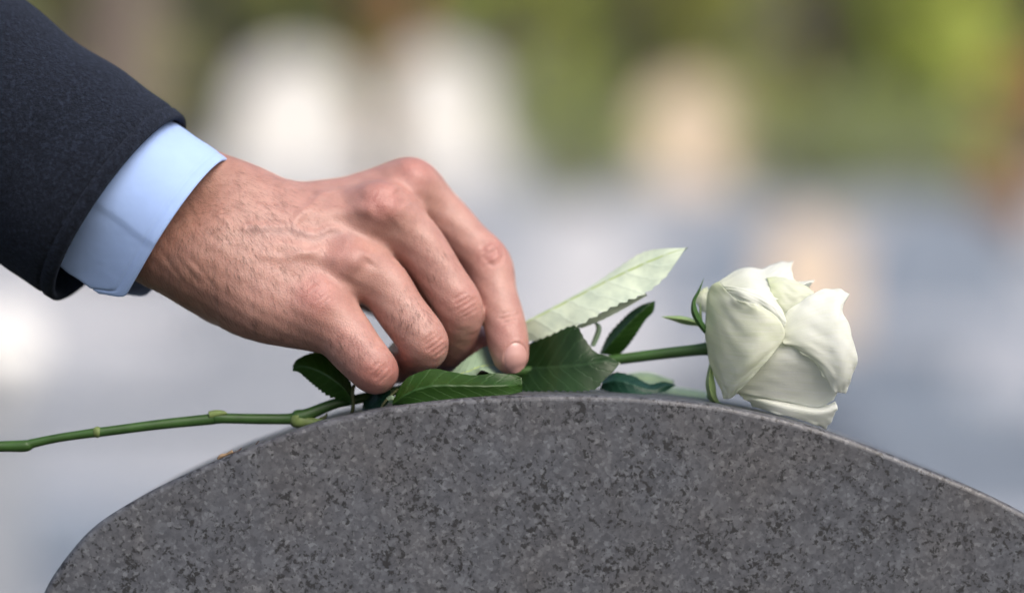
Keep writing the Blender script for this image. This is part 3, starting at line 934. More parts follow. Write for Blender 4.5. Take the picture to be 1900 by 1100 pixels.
    col = col * (1 + np.exp(-(dv / 9) ** 2)[:, None] * np.array([-0.08, -0.03, 0.02]))
    me = bpy.data.meshes.new('hand')
    me.from_pydata((W(v) - np.array(person['origin'])).tolist(), [], f.tolist())
    me.polygons.foreach_set('use_smooth', np.ones(len(me.polygons), bool))
    ca = me.color_attributes.new('skin_tone', 'FLOAT_COLOR', 'POINT')
    ca.data.foreach_set('color', np.c_[col, np.ones(len(v))].astype(np.float32).ravel())
    me.materials.append(M_skin)
    me.update()
    o = bpy.data.objects.new('hand', me)
    scene.collection.objects.link(o); o.parent = person
    # --- nail plate
    nu, nv = 17, 19
    gu, gv = np.meshgrid(np.linspace(-1, 1, nu), np.linspace(-1, 1, nv))
    su = gu * np.sqrt(1 - np.abs(gv) ** 3.2 / 2 * 1.0); sv = gv * np.sqrt(1 - np.abs(gu) ** 2.4 / 2)
    lx, ly = su * NAIL_W, sv * NAIL_H
    c, s = math.cos(NAIL_A), math.sin(NAIL_A)
    npx = NAIL_C[0] + c * lx + s * ly; npy = NAIL_C[1] - s * lx + c * ly
    pts = trace(npx.ravel(), npy.ravel()).reshape(nv, nu, 3)
    # where a sight line just misses the fingertip, keep the plate's own curve
    mid = pts[nv // 2, nu // 2]
    ymax = mid[1] + 1.2 + 3.2 * su ** 2 + 1.6 * np.maximum(sv, 0) ** 2
    Yn = np.minimum(pts[..., 1], ymax)
    kk = (D + Yn) / D
    pts = np.stack([(npx - 950) * 0.2 * kk, Yn, (550 - npy) * 0.2 * kk], -1)
    pts[..., 1] -= 0.24 * (1 - np.maximum(np.abs(gu), np.abs(gv)) ** 6)
    back = pts.copy(); back[..., 1] += 0.55
    mb = MB(); mb.grid(W(pts)); mb.grid(W(back)[:, ::-1])
    mb.build('fingernail', M_nail, person)
    # --- short dark hairs on the wrist, the back of the hand and the fingers
    kx = px; ky = py
    dens = np.zeros(len(v))
    dens = np.maximum(dens, smooth(600, 440, kx + 0.2 * (ky - 430)) * 0.9 * smooth(300, 420, ky))
    dens = np.maximum(dens, 0.5 * smooth(640, 500, kx) * smooth(300, 340, ky))
    for (cx, cy), rad, a in [((757, 588), 32, 1.9), ((648, 650), 32, 1.2), ((806, 490), 28, 1.2), ((772, 440), 24, 0.3), ((838, 430), 22, 0.25)]:
        dens = np.maximum(dens, a * np.exp(-((kx - cx) ** 2 + (ky - cy) ** 2) / rad ** 2))
    dens *= smooth(-0.1, 0.3, -nn[:, 1] + 0.2 * nn[:, 2])
    pr = dens / dens.sum()
    cnt = 5500
    pick = rng.choice(len(v), cnt, p=pr)
    fing = (kx[pick] > 640)
    d2 = np.where(fing[:, None], np.array([0.15, 0, -1.0]), np.array([0.42, -0.05, -0.9]))
    top = ky[pick] < 400
    d2 = np.where((top & ~fing)[:, None], np.array([0.75, -0.05, -0.62]), d2)
    d2 = d2 + rng.normal(0, 0.22, (cnt, 3))
    nk = nn[pick]
    d2 = d2 - nk * np.einsum('ij,ij->i', d2, nk)[:, None]
    d2 /= np.linalg.norm(d2, axis=1)[:, None]
    L = rng.uniform(2.0, 5.6, cnt) * np.where(fing, 0.75, 1.0)
    wd = rng.uniform(0.018, 0.034, cnt)
    side = np.cross(d2, nk)
    p0 = v[pick] - nk * 0.05
    p1 = p0 + d2 * (L * 0.5)[:, None] + nk * (L * 0.17)[:, None]
    p2 = p0 + d2 * L[:, None] + nk * (L * rng.uniform(0.1, 0.3, cnt))[:, None]
    vv = np.stack([p0 - side * wd[:, None], p0 + side * wd[:, None], p1 - side * wd[:, None] * 0.8, p1 + side * wd[:, None] * 0.8, p2], 1).reshape(-1, 3)
    ff = []
    for i in range(cnt):
        b0 = i * 5
        ff.append([b0, b0 + 1, b0 + 3, b0 + 2]); ff.append([b0 + 2, b0 + 3, b0 + 4])
    mb = MB(); mb.add(W(vv), ff)
    ob = mb.build('arm_hair', M_hair, person, False)
    ob['kind'] = 'stuff'

# ---- sleeve and cuff: wrapped round the same arm axis
ARM_E = np.array([-0.824, 0.10, 0.565]); ARM_E /= np.linalg.norm(ARM_E)       # towards the elbow
ARM_U = np.array([0.565, 0.0, 0.824]); ARM_U -= ARM_E * (ARM_U @ ARM_E); ARM_U /= np.linalg.norm(ARM_U)
ARM_W = np.cross(ARM_E, ARM_U)
if ARM_W[1] > 0: ARM_W = -ARM_W                                               # towards the lens

def build_sleeve(person):
    C = P(224, 388, 10)
    th = np.linspace(0, 2 * math.pi, 129)[:-1]
    cu, sw = np.cos(th), np.sin(th)
    def ring(s, ru, rw, waves=1.0, ext=0.0):
        bow = np.zeros_like(th)
        n = waves * 0.55 * (1.3 * np.sin(s * 0.075 + 1.0 + 1.5 * np.sin(th)) * smooth(4, 40, s) + 0.9 * np.sin(s * 0.16 + 2.3 * cu + 0.6) * smooth(6, 30, s) + 0.5 * np.sin(3 * th + s * 0.05))
        grow = smooth(0, 260, s) * 8
        rru = ru + n + grow; rrw = rw + n + grow
        # gentle fall of the hem at the underside
        off = ARM_E[None, :] * (s + ext * 0)
        return C + off + ARM_U * (rru * cu)[:, None] + ARM_W * (rrw * sw)[:, None]
    g = []
    # inside first, then round the folded hem, then outside up the arm
    for s in (42, 30, 18, 8): g.append(ring(s, 38.5, 36.5))
    for a in np.linspace(-90, 90, 9)[1:-1]:
        g.append(ring(1.6 * (1 - math.cos(R(a))) , 40.7 + 1.6 * math.sin(R(a)), 38.7 + 1.6 * math.sin(R(a))))
    for s, dr in ((3.2, 0.1), (4.4, 0.2), (5.4, -0.3), (5.9, -0.85), (6.4, -0.4), (7.4, 0.15), (10, 0.2), (13, 0.1)):
        g.append(ring(s, 42.3 + dr, 40.3 + dr))
    for s in np.linspace(17, 300, 72): g.append(ring(s, 42.3, 40.3))
    for s in np.linspace(310, 540, 14): g.append(ring(s, 42.3 + 0.03 * (s - 300), 40.3 + 0.03 * (s - 300)))     # on up to the shoulder, beyond the frame
    for q in (0.92, 0.7, 0.4, 0.0): g.append(ring(540 + 34 * math.sqrt(1 - q * q), 49 * q, 47 * q, q) if q else np.repeat((C + ARM_E * 576)[None, :], len(th), 0))
    g = np.array(g)
    mb = MB(); mb.grid(W(g), closed=True)
    o = mb.build('coat_sleeve', M_wool, person)
    # woollen nap: short curved fibres lying on the cloth
    outer = g[15:62]
    nr, nc = outer.shape[:2]
    cnt = 17000
    ri = rng.uniform(0, nr - 1.01, cnt); ci = rng.uniform(0, nc, cnt)
    i0 = ri.astype(int); j0 = ci.astype(int) % nc; fi = (ri - i0)[:, None]; fj = (ci - ci.astype(int))[:, None]
    j1 = (j0 + 1) % nc
    a, b, c, d = outer[i0, j0], outer[i0, j1], outer[i0 + 1, j0], outer[i0 + 1, j1]
    p = a * (1 - fi) * (1 - fj) + b * (1 - fi) * fj + c * fi * (1 - fj) + d * fi * fj
    du = b - a; dv = c - a
    nrm = np.cross(du, dv); nrm /= np.linalg.norm(nrm, axis=1)[:, None]
    ctr = C + ARM_E * ((p - C) @ ARM_E)[:, None]
    sgn = np.sign(np.einsum('ij,ij->i', nrm, p - ctr))[:, None]
    nrm = nrm * sgn
    keep = nrm[:, 1] < 0.45
    p, nrm = p[keep], nrm[keep]
    cnt = len(p)
    d1 = rng.normal(size=(cnt, 3)) - ARM_E * 0.5; d1 -= nrm * np.einsum('ij,ij->i', d1, nrm)[:, None]; d1 /= np.linalg.norm(d1, axis=1)[:, None]
    d2 = rng.normal(size=(cnt, 3)); d2 -= nrm * np.einsum('ij,ij->i', d2, nrm)[:, None]; d2 /= np.linalg.norm(d2, axis=1)[:, None]
    L = rng.uniform(1.5, 5.0, cnt)[:, None]
    up = rng.gamma(1.3, 0.7, cnt)[:, None]
    p0 = p - nrm * 0.1
    p1 = p0 + d1 * L * 0.5 + nrm * up
    p2 = p1 + (d1 * 0.5 + d2 * 0.6) * L * 0.5 + nrm * up * rng.uniform(-0.6, 0.6, cnt)[:, None]
    side = np.cross(d1, nrm); wd = rng.uniform(0.06, 0.18, cnt)[:, None]
    vv = np.stack([p0 - side * wd, p0 + side * wd, p1 - side * wd, p1 + side * wd, p2 - side * wd * 0.5, p2 + side * wd * 0.5], 1).reshape(-1, 3)
    base = np.arange(cnt)[:, None] * 6
    ff = np.vstack([base + np.array([[0, 1, 3, 2]]), base + np.array([[2, 3, 5, 4]])]).tolist()
    mb = MB(); mb.add(W(vv), ff)
    ob = mb.build('wool_nap', M_fibre, o, False)
    ob['kind'] = 'stuff'

def build_cuff(person):
    C = P(335, 432, 8)
    th = np.linspace(0, 2 * math.pi, 161)[:-1]
    cu, sw = np.cos(th), np.sin(th)          # cu = +1 at the top edge, sw = +1 towards the lens
    def ring(s, dr=0.0):
        ru, rw = 32.6 + dr, 29.0 + dr
        u = ru * cu; w = rw * sw
        # the lower front panel turns under: a flat facet below the fold line
        low = smooth(-0.20, -0.34, cu) * smooth(0.0, 0.25, sw)
        tt = np.clip((-0.25 - cu) / 0.75, 0, 1)
        w = w * (1 - low) + low * (rw * (0.958 - 0.50 * tt ** 1.35))
        u = u - low * 2.6 * tt + 0.0
        w = w + 0.32 * smooth(-0.27, -0.235, cu) * (sw > 0)             # lapped edge of the band
        # rim drawn back at the rounded lower corner
        corner = 9.0 * smooth(-0.80, -1.0, cu) ** 1.4
        flare = 3.0 * smooth(0, 45, 45 - s) * smooth(-0.3, -1, cu)
        u = u - flare * 0.4
        pos = s + corner * smooth(34, 0, s) + 1.6 * np.sin(th * 2 + 1) * 0.4
        pleat = 0.35 * np.sin(s * 0.13 + 3 * th + 1.5 * np.sin(2 * th)) + 0.22 * np.sin(s * 0.3 - 5 * th) * smooth(2, 14, s)
        return C + ARM_E * pos[:, None] + ARM_U * (u + pleat)[:, None] + ARM_W * (w + pleat)[:, None]
    g = [ring(s, -1.3) for s in (60, 40, 20, 10, 4)]
    for a in np.linspace(-90, 90, 7)[1:-1]: g.append(ring(0.65 * (1 - math.cos(R(a))), -0.65 + 0.65 * math.sin(R(a))))
    for s, dr in ((1.0, 0), (2.5, 0.05), (3.5, 0.02), (4.0, -0.32), (4.5, 0.02), (6, 0.05), (9, 0), (14, 0), (20, 0), (27, 0), (34, 0), (42, 0), (52, 0), (62, 0)): g.append(ring(s, dr))
    g = np.array(g)
    mb = MB(); mb.grid(W(g), closed=True)
    mb.build('shirt_cuff', M_shirt, person)

person = thing('person', 'person in a navy wool coat and pale blue shirt, hand laying down a rose', 'person', tuple(W(P(224, 388, 10))))
build_sleeve(person)
build_cuff(person)
build_hand(person)

# ================================================================== THE ROSE
rose = thing('rose', 'long stemmed white rose lying on the granite headstone under the hand', 'rose', tuple(W(P(950, 728, 15))))

def stem_part(name, spec, mat, seg=12, n=10, parent=None):
    c = crom(np.array([[*P(a, b, c_), r] for a, b, c_, r in spec]), n)
    mb = MB(); mb.tube(W(c[:, :3]), c[:, 3] * 0.001, seg)
    return mb.build(name, mat, parent or rose)

stem = stem_part('stem', [(-70, 831, -2, 2.0), (0, 828, 0, 2.0), (46, 827, 0, 2.2), (62, 822, 0, 1.75), (110, 812, 0, 1.6), (172, 803, 0, 1.75), (181, 802, 0, 2.0), (190, 801, 0, 1.8), (290, 788, 2, 1.9), (385, 778, 4, 2.1), (404, 775, 4, 2.25), (425, 776, 4, 1.95),
                          (480, 777, 5, 2.0), (536, 777, 6, 2.1), (553, 774, 6, 2.9), (572, 768, 6, 2.3), (620, 749, 8, 2.0), (660, 741, 10, 1.9), (720, 728, 14, 1.9), (800, 712, 18, 1.8), (900, 698, 20, 1.8), (1000, 686, 20, 1.8), (1100, 672, 19, 1.8), (1150, 666, 18, 2.0), (1230, 656, 16, 2.1), (1300, 648, 14, 2.3), (1330, 644, 13, 3.4), (1352, 642, 12, 4.6)], M_stem)
stem_part('stem_node', [(175, 802, 0, 1.8), (181, 801.5, -0.1, 2.15), (186, 801.5, 0, 1.8)], M_node, 12, 4)
stem_part('thorn', [(388, 770, 3, 1.5), (402, 767, 3, 1.4), (415, 766, 2.6, 0.9), (421, 766.5, 2.4, 0.25)], M_node, 8, 5)
stem_part('stem_node', [(546, 772, 6, 2.3), (551, 778, 5.6, 3.1), (558, 781, 5.4, 2.5), (580, 784, 5, 1.9), (602, 783, 4.6, 1.3), (607, 782, 4.5, 0.5)], M_node, 10, 5)
stem_part('thorn', [(595, 778, 5, 0.9), (603, 773, 5, 0.7), (607, 766, 5, 0.2)], M_petiole, 7, 4)
stem_part('petiole', [(596, 785, 4, 0.5), (640, 777, 3, 0.6), (651, 768, 2.5, 0.7), (655, 755, 2, 0.75), (654, 728, 2, 0.8), (657, 715, 4, 0.7)], M_petiole, 8, 6)
stem_part('petiole', [(640, 778, 2, 0.4), (690, 764, -4, 0.6), (722, 757, -6, 0.55), (755, 750, -6, 0.4)], M_petiole, 8, 6)
stem_part('petiole', [(706, 760, -4, 0.6), (712, 748, -4, 0.5), (722, 737, -2, 0.5), (738, 722, 2, 0.5)], M_petiole, 8, 6)

def leaf(upper, mid, lower, mat, n=44, flip=False, serr=(1.0, 1.0), teeth=17, cup=0.0, name='leaf', label=None, thick=0.28, veins=None):
    """blade between two edge lines with the midrib in between; edges are toothed"""
    n = max(n, teeth * 6)
    a, m, b = (resample(np.array([P(*q) for q in L]), n) for L in (upper, mid, lower))
    s = np.linspace(0, 1, n)
    g = []; uv = []
    cols = [-1, -0.8, -0.55, -0.3, -0.1, 0, 0.1, 0.3, 0.55, 0.8, 1]
    nrm = np.cross(np.gradient(m, axis=0), b - a)
    nrm /= np.linalg.norm(nrm, axis=1)[:, None] + 1e-9
    for i in range(n):
        tooth = ((s[i] * teeth + 0.35 * math.sin(s[i] * 9)) % 1.0)
        saw = (tooth if tooth < 0.8 else (1 - tooth) * 4) * math.sin(math.pi * min(1, s[i] * 1.15)) ** 0.5
        row = []; ru = []
        for c in cols:
            e, amp = (a[i], serr[0]) if c < 0 else (b[i], serr[1])
            p = m[i] + (e - m[i]) * abs(c)
            d = e - m[i]; L = np.linalg.norm(d) + 1e-9
            if abs(c) > 0.7: p = p + d / L * amp * (saw - 0.4) * (abs(c) - 0.7) / 0.3 * 1.8
            p = p + nrm[i] * cup * (abs(c) - abs(c) ** 2) * 4 * L * 0.25
            # quilting between the side veins
            p = p + nrm[i] * 0.10 * math.sin(2 * math.pi * (s[i] * 9 - abs(c) * 1.5)) * min(1, L / 4) * (1 - abs(c) ** 4)
            row.append(p); ru.append((s[i], c))
        g.append(row); uv.append(ru)
    g = np.array(g); uv = np.array(uv)
    if flip: g = g[:, ::-1]; uv = uv[:, ::-1]
    mb = MB(); mb.grid(W(g), uv)
    o = mb.build(name, mat, rose, True, True)
    if label: o['label'] = label
    return o

# pale underside of the long leaf that stands up beside the index finger
leaf([(960, 603, 21), (1040, 561, 21), (1100, 528, 21), (1140, 501, 20), (1190, 469, 18), (1232, 460, 16), (1276, 460, 15)],
     [(960, 605, 20), (1040, 564, 19), (1130, 518, 17), (1200, 486, 15), (1250, 467, 14), (1277, 459, 14)],
     [(955, 632, 24), (985, 634, 22), (1010, 634, 18), (1050, 619, 13), (1080, 600, 10), (1140, 568, 8), (1197, 545, 8), (1233, 518, 9), (1255, 491, 11), (1277, 459, 14)],
     M_leaf, 72, flip=False, serr=(0.5, 1.0), teeth=20, cup=0.15, label='pale green leaf turned to show its underside')
# its dark rolled edge
leaf([(1066, 606, 12.5), (1110, 582, 10.6), (1150, 561, 9.6), (1198, 543, 9.4)], [(1074, 608, 13.5), (1113, 589, 11.8), (1152, 568, 10.8), (1199, 546, 9.8)], [(1080, 609, 14.5), (1117, 594, 13), (1156, 574, 12), (1201, 549, 10.4)],
     M_leaf, 30, serr=(0.6, 0.2), teeth=11)
# broad dark leaf lying between finger and stem
leaf([(935, 668, 30), (975, 640, 24), (1020, 622, 16), (1066, 604, 11), (1085, 628, 10), (1105, 652, 9), (1130, 660, 8), (1152, 674, 7)],
     [(935, 680, 28), (980, 681, 20), (1030, 680, 11), (1080, 676, 6), (1120, 670, 5), (1152, 674, 7)],
     [(935, 722, 20), (980, 726, 10), (1030, 725, 1), (1072, 726, -1), (1105, 722, 0), (1122, 705, 2), (1140, 690, 4), (1152, 674, 7)],
     M_leaf, 56, flip=True, serr=(0.5, 0.7), teeth=20, cup=0.12, label='broad dark green leaf beside the fingertip')
# rolled mid-green leaf rising behind the stem
leaf([(1112, 655, 24), (1128, 622, 23), (1150, 597, 22), (1170, 578, 21), (1192, 564, 20), (1214, 558, 20)],
     [(1116, 657, 21), (1140, 630, 18), (1165, 602, 17), (1188, 580, 17), (1204, 566, 18), (1214, 558, 20)],
     [(1146, 662, 24), (1165, 642, 22), (1182, 618, 20), (1198, 594, 20), (1213, 578, 20), (1216, 560, 20)],
     M_leaf_mid, 44, flip=True, serr=(0.6, 0.3), teeth=16, cup=0.25, label='half rolled green leaf behind the stem')
# curled stipule
leaf([(1095, 641, 18), (1101, 625, 18), (1106, 610, 18), (1102, 600, 18), (1093, 599, 18)], [(1098, 642, 17), (1106, 625, 17), (1110, 609, 17), (1103, 599, 17), (1093, 599, 18)], [(1104, 643, 18), (1113, 624, 18), (1116, 607, 18), (1106, 597, 18), (1093, 599, 18)],
     M_leaf_blue, 20, serr=(0.1, 0.1), name='stipule')
# dark blue-green leaf lying on the stone before the bloom
leaf([(1116, 706, 22), (1140, 690, 20), (1175, 697, 18), (1205, 712, 17), (1232, 707, 17), (1254, 713, 18)],
     [(1116, 712, 18), (1145, 706, 14), (1178, 714, 12), (1210, 722, 12), (1235, 716, 14), (1254, 713, 18)],
     [(1112, 722, 20), (1140, 729, 14), (1180, 732, 10), (1212, 730, 11), (1236, 726, 14), (1256, 714, 18)],
     M_leaf_blue, 44, flip=True, serr=(0.5, 0.4), teeth=14, cup=0.2, label='dark blue green leaf flat on the stone')
leaf([(1200, 724, 52), (1235, 717, 52), (1270, 720, 50), (1312, 726, 48)], [(1200, 730, 46), (1235, 727, 44), (1275, 731, 42), (1312, 736, 42)], [(1200, 735, 38), (1240, 738, 34), (1280, 742, 34), (1312, 746, 36)],
     M_leaf_blue, 34, flip=False, serr=(0.5, 0.5), teeth=12, cup=0.1, label='pale blurred leaf on the far side of the stone top')
leaf([(1150, 694, 44), (1200, 690, 44), (1250, 704, 42)], [(1150, 702, 40), (1200, 702, 40), (1250, 708, 40)], [(1150, 712, 36), (1200, 716, 36), (1250, 714, 38)],
     M_leaf_blue, 26, flip=False, serr=(0.4, 0.4), teeth=10)
# long leaf edge-on across the front under the fingers
leaf([(728, 745, -12), (750, 706, -11), (776, 691, -10), (805, 684, -9), (840, 690, -10), (880, 696, -11), (925, 692, -11), (966, 699, -9)],
     [(728, 750, -15), (760, 728, -17), (800, 716, -18), (850, 715, -18), (900, 716, -17), (940, 715, -14), (967, 712, -9)],
     [(730, 752, -13), (765, 749, -16), (800, 744, -17), (850, 740, -17), (900, 735, -16), (945, 733, -13), (967, 728, -9)],
     M_leaf_mid, 56, flip=True, serr=(0.15, 0.4), teeth=16, cup=0.2, label='long green leaf curled along the stone edge under the fingers')
leaf([(935, 694, -7), (952, 694, -8), (968, 700, -8)], [(936, 712, -10), (955, 712, -11), (969, 713, -9)], [(938, 730, -8), (955, 730, -9), (969, 727, -8)], M_leaf_mid, 14, flip=True, serr=(0.1, 0.1))
# pale underside showing beneath the index fingertip
leaf([(832, 694, 8), (862, 668, 10), (885, 652, 14), (905, 642, 20), (925, 650, 24), (945, 668, 26)],
     [(832, 698, 5), (865, 690, 4), (892, 680, 8), (920, 678, 18), (945, 684, 22)],
     [(834, 702, 3), (858, 704, 0), (882, 698, -3), (893, 687, -3), (912, 693, 4), (942, 698, 16)],
     M_leaf_blue, 40, flip=False, serr=(0.2, 0.8), teeth=12, label='pale folded leaf under the fingertip')
# green leaf hanging at the left below the little finger
leaf([(656, 756, 3), (640, 745, 4), (610, 735, 5), (580, 713, 6), (556, 694, 6), (543, 690, 6)],
     [(655, 750, 1), (640, 722, 0), (612, 700, 0), (580, 684, 2), (558, 680, 4), (543, 688, 6)],
     [(657, 745, 4), (652, 712, 6), (632, 678, 7), (605, 655, 8), (583, 653, 8), (553, 664, 7), (543, 676, 6)],
     M_leaf_mid, 52, flip=True, serr=(0.8, 0.5), teeth=16, cup=0.15, label='green leaf hanging below the little finger')
# small dark leaf behind the petioles
leaf([(670, 768, 8), (676, 744, 9), (700, 728, 10), (722, 722, 10)], [(672, 768, 5), (690, 750, 4), (708, 738, 4), (726, 730, 6)], [(675, 770, 4), (700, 762, 0), (716, 752, 0), (728, 738, 4)], M_leaf_blue, 24, flip=True, serr=(0.4, 0.4), teeth=8)
leaf([(716, 738, -6), (726, 733, -7), (735, 737, -7)], [(720, 742, -8), (730, 741, -9), (738, 743, -8)], [(722, 748, -7), (732, 749, -8), (742, 748, -7)], M_leaf_blue, 14, flip=False, serr=(0.2, 0.2), teeth=5)

# ---- the bloom
def bulge(px, py):
    v = np.clip((py - 640.0) / 152.0, -0.985, 0.985)
    ax = 0.34 + 0.66 * smooth(1302, 1385, px) - 0.10 * smooth(1500, 1590, px)
    return 12.0 - 26.0 * math.sqrt(1 - v * v) * ax

def net_petal(rows, mat, sub=12, name='petal', depth=None, ripple=0.5, label=None, wrinkle=1.0):
    pts = []
    for r in rows:
        pts.append([P(x, y, (bulge(x, y) - o) if depth is None else depth - o) for x, y, o in r])
    pts = np.array(pts)
    a = np.stack([crom(pts[i], sub) for i in range(len(pts))])              # along each row
    b = np.stack([crom(a[:, j], sub) for j in range(a.shape[1])], 1)        # between rows
    nr, nc = b.shape[:2]
    s = np.linspace(0, 1, nr)[:, None]; t = np.linspace(0, 1, nc)[None, :]
    e = np.minimum(np.minimum(s, 1 - s), np.minimum(t, 1 - t)) * np.ones((nr, nc))
    rp = ripple * np.exp(-e / 0.05) * (np.sin(s * 19 + t * 15 + len(rows)) + 0.5 * np.sin(s * 37 - t * 29)) * 0.5
    wr = 0.20 * np.sin(t * 16 + 3 * np.sin(s * 7)) * np.sin(s * 11 + 1) + 0.13 * np.sin(s * 34 + 5 * np.sin(t * 6 + 1) + 3 * t) * (0.4 + 0.6 * np.sin(t * 9 + s * 4) ** 2)
    d1 = np.gradient(b, axis=0); d2 = np.gradient(b, axis=1)
    n = np.cross(d1, d2); n /= np.linalg.norm(n, axis=2)[..., None] + 1e-9
    b = b + n * (rp + wr * wrinkle)[..., None]
    uv = np.stack([np.broadcast_to(t, (nr, nc)), np.broadcast_to(s, (nr, nc))], -1)
    mb = MB(); mb.grid(W(b), uv)
    o = mb.build(name, mat, rose, True, True)
    sol = o.modifiers.new('thickness', 'SOLIDIFY'); sol.thickness = 0.00025; sol.offset = 0
    if label: o['label'] = label
    return o

BA = P(1322, 640, 12); BT = P(1585, 632, 8)
bd = (BT - BA); BL = np.linalg.norm(bd); bd /= BL
bu = np.array([0, 0, 1.0]); bu -= bd * (bu @ bd); bu /= np.linalg.norm(bu)
bw = -np.cross(bd, bu)
def cup_petal(phi, width, length, rad, flare=0.0, curl=0.0, mat=None, tilt=0.0):
    """a petal of the cup: broad, hollow, its rim rolled outwards"""
    ns, nt_ = 22, 19
    g = []; uv = []
    for i in range(ns):
        s = i / (ns - 1)
        row = []; ru = []
        for j in range(nt_):
            t = -1 + 2 * j / (nt_ - 1)
            wf = width * (0.35 + 0.65 * math.sin(min(1, s * 1.25 + 0.05) * math.pi / 2)) * (1 - 0.25 * max(0, s - 0.75) / 0.25)
            a = phi + t * wf
            le = length * (s - 0.10 * (s ** 3) * t * t)
            r = rad * (math.sin(min(1, s / 0.45) * math.pi / 2) ** 0.8) * (1 - 0.10 * s) + flare * max(0, s - 0.55) ** 2 * 18 + curl * max(0, s - 0.85) * 30
            le -= curl * max(0, s - 0.88) * 20
            r += 0.5 * math.sin(5 * t + phi * 3) * s
            r += tilt * t
            row.append(BA + bd * le + (bu * math.cos(a) + bw * math.sin(a)) * r)
            ru.append((s, (t + 1) / 2))
        g.append(row); uv.append(ru)
    mb = MB(); mb.grid(W(np.array(g)), np.array(uv))
    o = mb.build('petal', mat or M_petal, rose, True, True)
    sol = o.modifiers.new('thickness', 'SOLIDIFY'); sol.thickness = 0.00025; sol.offset = 0
    return o
# heart of the flower: spiral of narrow petals, then wider rings
for i in range(5): cup_petal(i * 2.4, 1.25, BL * 0.86, 6 + i * 1.6, 0.1, 0.0, tilt=0.8)
for i in range(6): cup_petal(0.5 + i * 2.4, 0.9, BL * 0.89, 12.5 + i * 0.6, 0.12, 0.05)
for ph, le in ((0.1, 0.74), (1.1, 0.72), (2.0, 0.86), (2.9, 0.82)): cup_petal(ph, 0.66, BL * le, 24.5, 0.10, 0.12)     # the far side (away from the lens)
for ph, le in ((-0.5, 0.80), (-1.5, 0.90), (-2.5, 0.84)): cup_petal(ph, 0.72, BL * le, 15.0, 0.05, 0.0)                # hidden front lining

# outer petals, one by one as they lie
net_petal([[(1331, 523, -3), (1377, 498, -9), (1416, 498, -11), (1442, 488, -11), (1472, 485, -12)],
           [(1340, 530, 0), (1383, 508, -4), (1415, 514, -7), (1440, 506, -8), (1468, 500, -10)],
           [(1355, 545, 1), (1395, 538, 0.5), (1425, 533, -2), (1452, 526, -6), (1478, 524, -8)],
           [(1385, 560, 1), (1415, 558, 0.8), (1440, 556, -1), (1470, 550, -4), (1506, 541, -6)]], M_petal, label='top petal with its corner folded up')
net_petal([[(1422, 515, -5), (1445, 514, -4.5), (1468, 519, -3.8), (1490, 528, -3.6), (1510, 541, -4)], [(1428, 532, -1.6), (1448, 534, -0.8), (1470, 536, -0.4), (1490, 540, -0.8), (1509, 546, -1.4)], [(1432, 562, -2), (1450, 566, -2), (1470, 566, -2), (1486, 562, -2.2), (1506, 556, -2.6)], [(1440, 600, -5), (1455, 600, -5), (1475, 592, -5), (1492, 584, -5), (1512, 575, -5)]], M_petal_green, 9, ripple=0.25)
net_petal([[(1400, 630, -3), (1440, 620, -2), (1490, 615, -2), (1530, 620, -2), (1560, 640, -2)],
           [(1390, 665, -3), (1440, 662, -1.2), (1490, 660, -1.0), (1530, 668, -1.5), (1565, 680, -2.5)],
           [(1378, 700, -3), (1432, 700, -2.2), (1486, 702, -2.6), (1535, 706, -2.8), (1560, 714, -3)],
           [(1366, 728, -2.5), (1420, 738, -2.4), (1480, 752, -2.0), (1516, 757, -1.2), (1547, 742, -1.2)]], M_petal, ripple=0.4, wrinkle=0.45, label='hollow lower front petal in the shade of its neighbour')
net_petal([[(1446, 596, -1.6), (1478, 564, -0.2), (1514, 543, 0.2), (1550, 534, 0.4), (1575, 547, -1.0)],
           [(1448, 615, -0.5), (1484, 596, 1.0), (1524, 584, 2.0), (1552, 579, 3.4), (1564, 577, 1.0)],
           [(1452, 636, 0.0), (1490, 630, 1.8), (1526, 622, 2.6), (1558, 620, 4.0), (1580, 620, 1.4)],
           [(1470, 644, 0.2), (1505, 652, 2.0), (1538, 656, 3.2), (1566, 660, 4.2), (1589, 660, 1.0)],
           [(1500, 662, 0.4), (1526, 680, 2.0), (1548, 693, 3.2), (1566, 700, 3.2), (1580, 706, 0.4)],
           [(1522, 686, 0.4), (1535, 705, 1.2), (1546, 724, 1.6), (1558, 729, 1.0), (1567, 727, -0.5)]], M_petal, ripple=1.0, wrinkle=0.7, label='large front petal with a rolled right rim')
net_petal([[(1364, 726, -7), (1410, 735, -5.5), (1465, 746, -4.5), (1515, 754, -3.5), (1549, 744, -3)],
           [(1378, 737, -5), (1420, 745, -1.0), (1470, 756, 2.4), (1520, 764, 3.4), (1553, 759, 1.6)],
           [(1402, 755, -4), (1428, 763, 1.0), (1468, 774, 5.6), (1508, 785, 7.4), (1533, 797, 6.6)]], M_petal, ripple=0.9, wrinkle=0.2, label='lowest petal resting on the stone edge')
net_petal([[(1341, 530, 0.8), (1372, 533, 2.2), (1405, 539, 2.6), (1430, 549, 1.6), (1452, 574, 0.8)],
           [(1350, 543, 1.8), (1380, 547, 3.4), (1412, 556, 3.6), (1436, 572, 2.6), (1458, 602, 0.6)],
           [(1352, 556, 1.0), (1384, 566, 1.8), (1410, 574, 1.6), (1426, 590, 0.8), (1440, 616, -1.6)]], M_petal, ripple=0.2)
